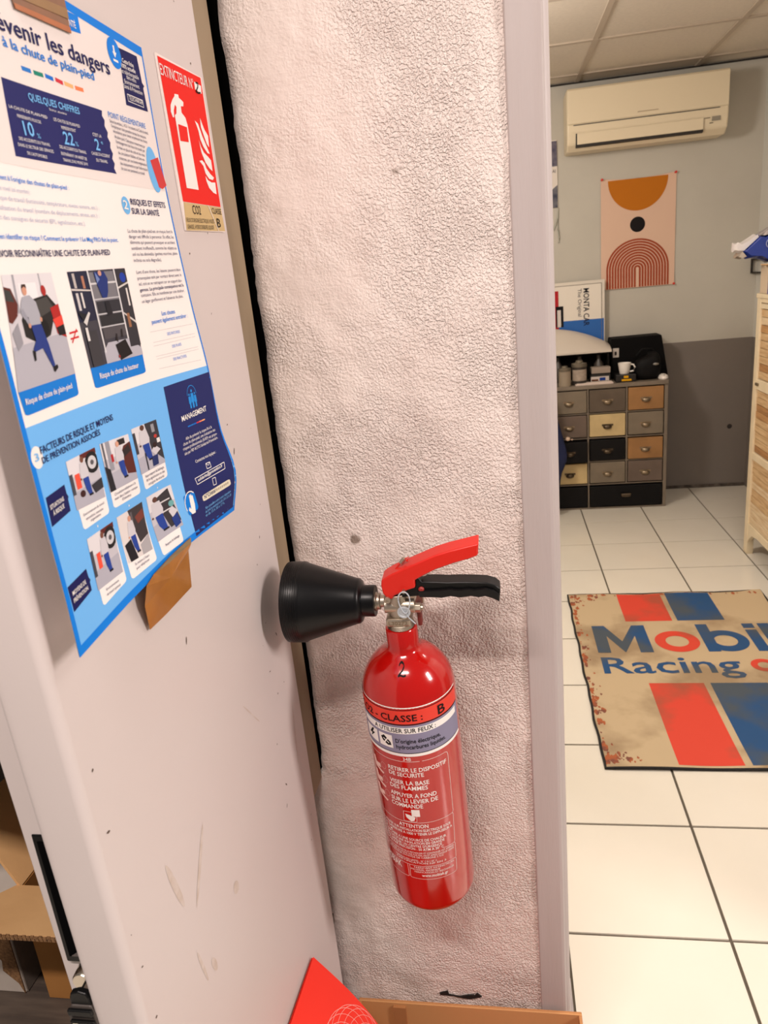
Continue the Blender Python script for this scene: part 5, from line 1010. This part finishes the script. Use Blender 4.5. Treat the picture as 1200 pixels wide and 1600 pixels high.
for ci, colr in enumerate(('gdkck', 'gskck', 'dckg', 'tgts')):
    for ri, ch in enumerate(colr):
        if ri == 4: continue
        (x0, x1), (z0, z1) = XC[ci], ZR[ri]
        m = mat('drawer_' + ch, PAL[ch], rough=.5, spec=.2, var=.4, vscale=14, rgb2=tuple(int(v * .78) for v in PAL[ch]))
        out = .03 if (ci == 1 and ri == 2) else 0
        d = dbox('drawer', (x0 + .003, yF - .006 - out, z0 + .003), (x1 - .003, yF + .20, z1 - .003), m, bevel=.003)
        cx, cz = (x0 + x1) / 2 - o0.x, (z0 + z1) / 2 - .004
        b = MB(); Mx = Matrix.Translation((cx, yF - .006 - out - o0.y, cz)) @ Matrix.Rotation(math.pi / 2, 4, 'X')
        b.prism([(cx - .030, cz + .011), (cx + .030, cz + .011), (cx + .030, cz + .001), (cx - .030, cz + .001)], -.0025, axis=1, c0=yF - .006 - out - o0.y)
        V = []; nA, nB = 8, 14                 # shell pull: half ellipsoid under a flat plate
        for i in range(nA + 1):
            for j in range(nB + 1):
                th = -math.pi / 2 + math.pi * i / nA; ph = math.pi * j / nB
                V.append((cx - .024 * math.cos(ph) * math.cos(th) ** .8, yF - .006 - out - o0.y - .017 * math.sin(ph) * math.cos(th), cz - .004 + .014 * math.sin(th)))
        b.add(V, [(i * (nB + 1) + j, i * (nB + 1) + j + 1, (i + 1) * (nB + 1) + j + 1, (i + 1) * (nB + 1) + j) for i in range(nA) for j in range(nB)])
        b.build('cup_handle', mat('pull_metal' if ch not in 'ck' else 'pull_dark', (150, 134, 112) if ch not in 'ck' else (92, 80, 66), rough=.35, metal=.8), d, smooth=True)
for x0, x1 in ((.056, .4595), (.469, .866)):
    d = dbox('wide_drawer', (x0 + .003, yF - .006, .015), (x1 - .003, yF + .2, .136), mat('drawer_k', PAL['k'], rough=.5, spec=.15), bevel=.003)
    cx = (x0 + x1) / 2 - o0.x; b = MB(); b.prism([(cx - .030, .092), (cx + .030, .092), (cx + .024, .070), (cx - .024, .070)], -.016, axis=1, c0=yF - .006 - o0.y); b.build('cup_handle', mat('pull_dark', (92, 80, 66), rough=.35, metal=.8), d, bevel=.006)

# things standing on the chest (top at .715)
ZC = .7155
t = thing('painted_sign', 'white and blue framed sign standing on its side on the drawer chest', 'sign', (0.43, 4.46, ZC)); o0 = Vector(t.location)
xr = .593 - o0.x; top = 1.258 - ZC
MB().box((-.16, -.012, 0), (xr, .012, top)).build('board', mat('sign_board', (222, 214, 202), rough=.4), t, bevel=.002)
MB().box((-.155, -.0134, .20), (xr - .018, -.0110, top - .020)).build('face', mat('sign_face', (232, 224, 212), rough=.35), t)
MB().box((-.155, -.0140, 0), (xr - .006, -.0112, .331)).build('blue_band', mat('sign_blue', (34, 98, 176), rough=.35), t)
for a, c in (((xr - .019, -.0146, .0), (xr - .0165, -.012, top - .018)), ((-.155, -.0146, top - .0195), (xr - .0165, -.012, top - .017))): MB().box(a, c).build('inner_line', ink((120, 108, 98)), t)
def vtext(body, x, z0, z1, capw, col, bold): 
    mb = MB(); letter(mb, body, bold, lambda s, q: (x + capw * q, -.0150, (z0 + (z1 - z0) * s) - 0)); mb.build('lettering', ink(col), t, recalc=False)
vtext('MONTA CAR', .5065 - o0.x - .030, 1.218 - ZC, 1.012 - ZC, .030, (36, 36, 44), 1)
vtext('The Original', .462 - o0.x - .016, 1.218 - ZC, 1.066 - ZC, .020, (70, 66, 70), 0)
for a, c, col in (((-.16, -.0155, .29), (-.092, -.0140, .50), (176, 40, 48)), ((-.108, -.0158, .30), (-.066, -.0142, .415), (24, 22, 26)), ((-.100, -.0166, .30), (-.080, -.0150, .395), (214, 206, 200))): MB().box(a, c).build('pictorial_patch', ink(col), t)
# black box with a satchel in front
t = thing('black_case', 'large black case tilted back against the wall at the right end of the chest', 'case', (0.76, 4.36, ZC)); o0 = Vector(t.location)
b = MB(); b.prism([(-.150, 0), (.158, 0), (.120, .225), (-.150, .222)], .13, axis=1, c0=-.03); b.build('body', mat('case_black', (8, 7, 8), rough=.7, spec=.12), t, bevel=.006)
MB().box((-.140, -.0335, .120), (-.108, -.030, .170)).build('label', mat('case_label', (190, 182, 174), rough=.5), t); MB().box((-.131, -.0345, .132), (-.120, -.0325, .152)).build('label_mark', ink((40, 34, 34)), t)
t = thing('black_satchel', 'small slumped black bag lying in front of the black case', 'bag', (0.790, 4.25, ZC)); o0 = Vector(t.location)
b = MB()
V = []; nu, nv = 20, 12
for j in range(nv + 1):
    for i in range(nu + 1):
        a = 2 * math.pi * i / nu; p = -math.pi / 2 + math.pi * j / nv
        cc = math.cos(p) ** .35 if math.cos(p) > 1e-6 else 0; sg = lambda v: math.copysign(abs(v) ** .6, v); V.append((.070 * sg(math.cos(a)) * cc, .052 * sg(math.sin(a)) * cc, max(.0005, .064 + .064 * math.sin(p) + .020 * math.cos(a) * math.sin(p) * (p > 0))))
b.add(V, [(j * (nu + 1) + i, j * (nu + 1) + i + 1, (j + 1) * (nu + 1) + i + 1, (j + 1) * (nu + 1) + i) for j in range(nv) for i in range(nu)])
b.build('body', mat('bag_black', (14, 13, 14), rough=.6, spec=.15, bump=.4, bscale=25, bdist=.01), t, smooth=True)
b = MB(); b.lathe([(0, 0), (.016, 0), (.014, .003), (0, .004)], 18, Matrix.Translation((.035, -.054, .085)) @ Matrix.Rotation(math.pi / 2 - .2, 4, 'X') @ Matrix.Scale(.45, 4, (0, 1, 0))); b.build('buckle', mat('buckle', (128, 122, 114), rough=.3, metal=.7), t, smooth=True)
b = MB(); b.tube([(-.06, .0, .13), (-.03, -.01, .165), (.02, -.01, .165), (.05, 0, .13)], .004, 8); b.build('handle', mat('bag_black', (0, 0, 0)), t, smooth=True)
t = thing('computer_mouse', 'small white oval computer mouse at the right end of the chest', 'mouse', (0.868, 4.215, ZC))
b = MB(); b.lathe([(0, 0), (.030, 0), (.033, .007), (.028, .019), (.014, .026), (0, .028)], 24, Matrix.Scale(1.35, 4, (0, 1, 0)) @ Matrix.Scale(.8, 4, (1, 0, 0))); b.build('shell', mat('mouse_white', (232, 224, 216), rough=.35), t, smooth=True); MB().box((-.002, -.03, .022), (.002, -.012, .0265)).build('wheel', ink((150, 142, 138)), t)
# mug on a black tin
t = thing('black_tin', 'flat black tin with yellow lettering under the white mug', 'tin', (0.672, 4.235, ZC)); b = MB(); b.box((-.055, -.045, 0), (.050, .045, .040)); b.build('body', mat('tin_black', (20, 18, 18), rough=.4), t, bevel=.003)
for a, c in (((-.014, -.0465, .022), (.010, -.0448, .034)), ((-.026, -.0465, .006), (.026, -.0448, .016))): MB().box(a, c).build('yellow_print', ink((226, 166, 24)), t, bevel=.0)
t = thing('white_mug', 'white mug standing on the black tin', 'mug', (0.668, 4.235, ZC + .0405)); b = MB(); b.lathe([(0, 0), (.024, 0), (.026, .003), (.035, .058), (.033, .058), (.024, .006), (0, .005)], 32); b.build('cup', mat('mug_white', (236, 230, 222), rough=.25), t, smooth=True)
b = MB(); b.tube([(.030, -.006, .050), (.046, -.012, .047), (.053, -.014, .032), (.047, -.012, .014), (.028, -.006, .010)], .0045, 10); b.build('handle', mat('mug_white', (0, 0, 0)), t, smooth=True)
# jars
def jar(x, y, r, h, rgb, label, lab=True):
    t = thing('storage_jar', label, 'jar', (x, y, ZC), group='jars on the drawer chest'); b = MB(); b.lathe([(0, 0), (r, 0), (r, h * .74), (r * .92, h * .76), (0, h * .76)], 28); b.build('body', mat('jar_%d' % rgb[0], rgb, rough=.35), t, smooth=True)
    b = MB(); b.lathe([(r * 1.03, h * .74), (r * 1.05, h * .78), (r * 1.02, h * .88), (r * .5, h * .92), (r * .45, h), (0, h * 1.01)], 28); b.build('lid', mat('jar_lid', (120, 112, 98), rough=.3, metal=.5), t, smooth=True)
    if lab:
        b = MB(); b.grid(lambda s, u: (1.015 * r * math.sin(-1.2 + 2.4 * s), -1.015 * r * math.cos(-1.2 + 2.4 * s), h * (.18 + .46 * u)), 14, 1); b.build('label', mat('jar_label', (168, 152, 138), rough=.6, var=.4, vscale=60), t, smooth=True)
jar(.345, 4.20, .033, .110, (150, 136, 118), 'squat beige jar half hidden behind the door casing', False)
jar(.425, 4.225, .040, .132, (52, 46, 42), 'dark jar with a pale label and metal lid on the chest')
t = thing('parts_box', 'small grey box between the labelled jar and the white mug', 'box', (0.545, 4.27, ZC)); MB().box((-.055, -.03, 0), (.050, .03, .045)).build('body', mat('parts_dark', (40, 36, 34), rough=.6), t, bevel=.002); MB().box((-.052, -.032, .050), (.050, .028, .083)).build('lid', mat('parts_grey', (150, 136, 124), rough=.6), t, bevel=.003); MB().box((-.05, -.03, .044), (.048, .026, .051)).build('rim', M_BLKPL, t)
t = thing('paper_stack', 'flat pale stack of papers at the front of the chest', 'papers', (0.505, 4.195, ZC)); MB().box((-.105, -.026, 0), (.095, .030, .007)).build('sheets', mat('paper_pale', (206, 190, 180), rough=.7), t); MB().box((-.098, -.020, .007), (.090, .026, .010)).build('top_sheet', mat('paper_top', (216, 200, 190), rough=.7), t)
t = thing('blue_leaflet', 'small white and blue leaflet propped on the papers', 'leaflet', (0.54, 4.228, ZC + .0105)); MB().box((-.052, 0, 0), (.045, .003, .024)).build('card', mat('leaflet', (196, 186, 180), rough=.5), t); MB().box((-.005, -.0008, .002), (.026, .0002, .018)).build('blue_print', ink((26, 56, 130)), t); MB().box((-.048, -.0008, .001), (-.012, .0002, .010)).build('brown_print', ink((96, 60, 40)), t)
# white arched cover on a dark stand
t = thing('dark_stand', 'dark open shelf unit at the back of the chest under a white cover', 'shelf', (0.42, 4.35, ZC))
for a, c, n in (((-.18, -.06, 0), (-.17, .06, .150), 'side'), ((.165, -.06, 0), (.175, .06, .150), 'side'), ((-.18, .052, 0), (.175, .06, .15), 'back'), ((-.18, -.06, .150), (.175, .06, .158), 'top')): MB().box(a, c).build(n, mat('stand_dark', (16, 13, 12), rough=.7, spec=.1), t)
for k, x in enumerate((-.10, .02, .125)):
    j = thing('tall_bottle', ['grey bottle at the left inside the dark stand', 'grey bottle in the middle of the dark stand', 'grey bottle at the right inside the dark stand'][k], 'bottle', (0.42 + x, 4.345, ZC + .0005), group='bottles in the dark stand'); b = MB(); b.lathe([(0, 0), (.026, 0), (.026, .09), (.012, .112), (.012, .128), (0, .128)], 20); b.build('body', mat('bottle_grey', (70, 63, 58), rough=.3), j, smooth=True); b = MB(); b.lathe([(.0135, .120), (.0135, .140), (0, .141)], 16); b.build('cap', mat('bottle_cap', (60, 54, 50), rough=.4), j, smooth=True)
b = MB(); oz = ZC + .1585
def cov(s, u):
    x = .235 + .372 * s; k = math.sin(math.pi * min(1, max(0, .5 * (1.0 - s) + .04))) ** .8
    return (x, 4.285 + .14 * u - .004, oz + .010 + (.125 * k) * math.sin(math.pi / 2 * (.0 + 1.0 * u)) ** .9 + .002 * u)
b.grid(lambda s, u: cov(s, u), 26, 14)
b.grid(lambda s, u: (cov(s, 1)[0], 4.421, oz + (cov(s, 1)[2] - oz) * u), 26, 1); b.grid(lambda s, u: (cov(s, 0)[0], 4.281, oz + .010 * u), 26, 1); b.grid(lambda s, u: (.235 + .372 * s, 4.281 + .14 * u, oz), 26, 1)
tag(b.build('curved_cover', mat('cover_white', (206, 196, 184), rough=.4), smooth=True), 'white curved plastic cover lying on the dark stand', 'cover')
# navy jacket hanging beside the chest
t = thing('navy_jacket', 'navy blue jacket hanging at the left in front of the drawer chest', 'jacket', (0.22, 4.05, 0.42))
b = MB(); V = []; nv, nu = 18, 24
for j in range(nv + 1):
    f = j / nv; z = .30 - .64 * f; w = .045 + .075 * math.sin(math.pi * min(1, f / .78)) ** .8 if f < .78 else .12 * (1 - (f - .78) / .30)
    w = [.055, .062, .070, .078, .087, .096, .105, .114, .123, .132, .138, .136, .122, .108, .100, .096, .092, .085, .074][j]
    for i in range(nu + 1):
        a = 2 * math.pi * i / nu; fold = 1 + .10 * math.sin(5 * a + 3 * f) ; V.append((-.02 + w * math.cos(a) * (1 if math.cos(a) > 0 else .8), .045 * math.sin(a) * fold, z))
b.add(V, [(j * (nu + 1) + i, j * (nu + 1) + i + 1, (j + 1) * (nu + 1) + i + 1, (j + 1) * (nu + 1) + i) for j in range(nv) for i in range(nu)])
b.build('cloth', mat('navy_cloth', (24, 34, 74), rough=.85, var=.4, vscale=20), t, smooth=True)
b = MB(); b.tube([(-.02, 0, .30), (-.02, .0, .42), (0, .02, .45), (.02, .03, .43)], .004, 8); b.build('hanger_hook', M_NICKEL, t, smooth=True)
b = MB(); b.lathe([(0, -.012), (.010, -.008), (.013, 0), (.010, .008), (0, .012)], 16, Matrix.Translation((.120, -.040, .038))); b.lathe([(0, -.006), (.007, 0), (0, .006)], 12, Matrix.Translation((.142, -.030, .03))); b.build('toggle', mat('toggle_pale', (196, 170, 150), rough=.4), t, smooth=True)

# ------------------------------------------------------------------ office: slatted cabinet on the right
SC = thing('slatted_cabinet', 'tall cream metal cabinet with weathered wood slat doors on the right', 'cabinet', (1.24, 3.05, 0)); o0 = Vector(SC.location)
M_CR = mat('cream_metal', (232, 216, 184), rough=.5, var=.35, vscale=18, rgb2=(206, 186, 150))
M_WD = [mat('slat_wood_%d' % k, c, rough=.75, var=.7, vscale=9, rgb2=c2, stretch=(6, 1, 10)) for k, (c, c2) in enumerate([((214, 184, 140), (170, 124, 78)), ((196, 152, 100), (146, 98, 58)), ((226, 206, 172), (190, 152, 106)), ((182, 136, 86), (128, 84, 48))])]
xF, xB, ya, yb = 1.086, 1.395, 2.66, 3.445
def cb(name, a, c, m, parent=SC, bevel=.0015): return MB().box(tuple(Vector(a) - o0), tuple(Vector(c) - o0)).build(name, m, parent, bevel=bevel)
for y in (ya, yb - .042): cb('stile', (xF, y, .0 if y == ya else .0), (xF + .03, y + .042, 1.16), M_CR)
for y in (ya, yb - .03): cb('rear_leg', (xB - .03, y, 0), (xB, y + .03, 1.16), M_CR)
cb('top', (xF - .004, ya - .004, 1.150), (xB, yb + .004, 1.168), M_CR); cb('top_rail', (xF + .001, ya + .04, 1.108), (xF + .022, yb - .04, 1.150), M_CR); cb('top_groove', (xF - .0005, ya + .05, 1.128), (xF + .003, yb - .05, 1.133), mat('groove', (150, 128, 96), rough=.7))
for z0, z1, n in ((.768, .812, 'rail'), (.455, .487, 'rail'), (.118, .152, 'bottom_rail')): cb(n, (xF + .001, ya + .04, z0), (xF + .024, yb - .04, z1), M_CR)
b = MB(); b.prism([(yb - .042 - o0.y, .118), (yb - .042 - o0.y, .060), (yb - .065 - o0.y, .085), (yb - .10 - o0.y, .108), (yb - .17 - o0.y, .118)], .018, axis=0, c0=xF + .002 - o0.x); b.build('corner_bracket', M_CR, SC)
b = MB(); b.prism([(ya + .042 - o0.y, .118), (ya + .042 - o0.y, .060), (ya + .065 - o0.y, .085), (ya + .10 - o0.y, .108), (ya + .17 - o0.y, .118)], .018, axis=0, c0=xF + .002 - o0.x); b.build('corner_bracket', M_CR, SC)
cb('end_panel', (xF + .03, yb - .020, .12), (xB - .03, yb - .012, 1.15), M_CR); cb('end_panel', (xF + .03, ya + .012, .12), (xB - .03, ya + .020, 1.15), M_CR); cb('back_panel', (xB - .012, ya + .02, .12), (xB - .004, yb - .02, 1.15), M_CR)
rr = random.Random(11)
for z0, z1 in ((.815, 1.105), (.490, .765), (.155, .452)):
    n = 9; hh = (z1 - z0) / n
    for k in range(n):
        cb('slat', (xF + .006 + rr.uniform(0, .003), ya + .042, z0 + k * hh + .0012), (xF + .020, yb - .042, z0 + (k + 1) * hh - .0012), M_WD[rr.choice([0, 1, 2, 3, 0, 2])], bevel=.001)
for z in (.80, .79): pass
cb('latch', (xF - .006, yb - .075, .786), (xF + .002, yb - .045, .797), mat('latch_dark', (120, 106, 84), rough=.5, metal=.6))
for y in (ya + .02, yb - .02): 
    b = MB(); b.cyl((xF + .016 - o0.x, y - o0.y, 0), (xF + .016 - o0.x, y - o0.y, .006), .012, 14); b.build('foot', M_BLKPL, SC)
# carton and bag on top of it
t = thing('small_carton', 'small brown carton on top of the slatted cabinet under the blue bag', 'box', (1.22, 3.24, 1.169)); MB().box((-.135, -.12, 0), (.13, .18, .115)).build('body', mat('carton_pale', (206, 186, 160), rough=.8), t, bevel=.002)
b = MB(); slab(b, (-.135, .13, .115), (-.135, -.12, .115), (-.163, -.12, .119), (-.163, .10, .119), .003); b.build('flap', M_CARD, t); MB().box((-.1365, -.12, .0), (-.1345, .085, .085)).build('violet_print', ink((96, 90, 140)), t)
t = thing('blue_bag', 'crumpled blue and white foil bag lying on the carton on the right', 'bag', (1.10, 3.30, 1.29)); o0 = Vector(t.location)
def pillow(name, outline, y0, y1, m, z=0):
    n = len(outline); cx = sum(p[0] for p in outline) / n; cz = sum(p[1] for p in outline) / n; b = MB(); V = []; K = 7
    for j in range(K + 1):
        f = j / K; s = .86 + .14 * math.sin(math.pi * (.06 + .88 * f)); y = y0 + (y1 - y0) * f
        for i, (x, zz) in enumerate(outline): V.append((cx + (x - cx) * s - o0.x, y - o0.y, cz + (zz - cz) * s + .004 * math.sin(i * 2.1 + j) - o0.z))
    F = [(j * n + i, j * n + (i + 1) % n, (j + 1) * n + (i + 1) % n, (j + 1) * n + i) for j in range(K) for i in range(n)] + [list(range(n))[::-1], [K * n + i for i in range(n)]]
    b.add(V, F); return b.build(name, m, t, smooth=True, angle=50)
pillow('blue_body', [(.984, 1.340), (1.000, 1.352), (1.049, 1.400), (1.062, 1.392), (1.09, 1.405), (1.20, 1.43), (1.24, 1.40), (1.24, 1.30), (1.10, 1.288), (1.054, 1.314), (1.005, 1.316)], 3.325, 3.44, mat('foil_blue', (16, 52, 150), rough=.22, var=.5, vscale=12, rgb2=(6, 22, 84)))
pillow('white_fold', [(.962, 1.346), (.964, 1.378), (.980, 1.375), (1.008, 1.380), (1.046, 1.404), (1.052, 1.400), (1.000, 1.350), (.990, 1.338)], 3.345, 3.43, mat('foil_white', (226, 220, 220), rough=.35))
pillow('silver_fold', [(.970, 1.322), (.985, 1.342), (1.004, 1.326), (.99, 1.316)], 3.34, 3.42, mat('foil_silver', (190, 180, 168), rough=.3, metal=.5))
pillow('printed_fold', [(1.052, 1.394), (1.062, 1.409), (1.095, 1.428), (1.2, 1.46), (1.2, 1.43), (1.09, 1.405), (1.066, 1.396)], 3.322, 3.43, mat('foil_print', (196, 186, 186), rough=.35, var=.9, vscale=40, rgb2=(40, 34, 40)))
b = MB(); b.tube([(1.083 - o0.x + .014 * math.cos(a), 3.325 - o0.y - .001, 1.365 - o0.z + .016 * math.sin(a)) for a in [2 * math.pi * k / 18 for k in range(18)]], .002, 6, closed=True); b.build('ring_print', ink((150, 160, 196)), t, smooth=True)
# black bracket on the end wall
b = MB(); b.box((1.374, 4.49, 1.216), (1.382, 4.505, 1.292)); b.box((1.382, 4.40, 1.284), (1.402, 4.505, 1.292)); b.box((1.382, 4.42, 1.214), (1.402, 4.505, 1.222))
tag(b.build('wall_bracket', mat('bracket_black', (34, 28, 24), rough=.5)), 'small black bracket on the office wall right of the art print', 'bracket')

# ------------------------------------------------------------------ put the empties of things built in world space at their bases
bpy.context.view_layer.update()
for o in list(COL.objects):
    if o.type == 'EMPTY' and o.parent is None and o.location.length < 1e-6:
        P = [c.matrix_world @ Vector(q) for c in o.children for q in c.bound_box]
        base = Vector((sum(min(p[i] for p in P) + max(p[i] for p in P) for i in (0,)) / 2, (min(p.y for p in P) + max(p.y for p in P)) / 2, min(p.z for p in P)))
        o.location = base
        for c in o.children: c.location = c.location - base
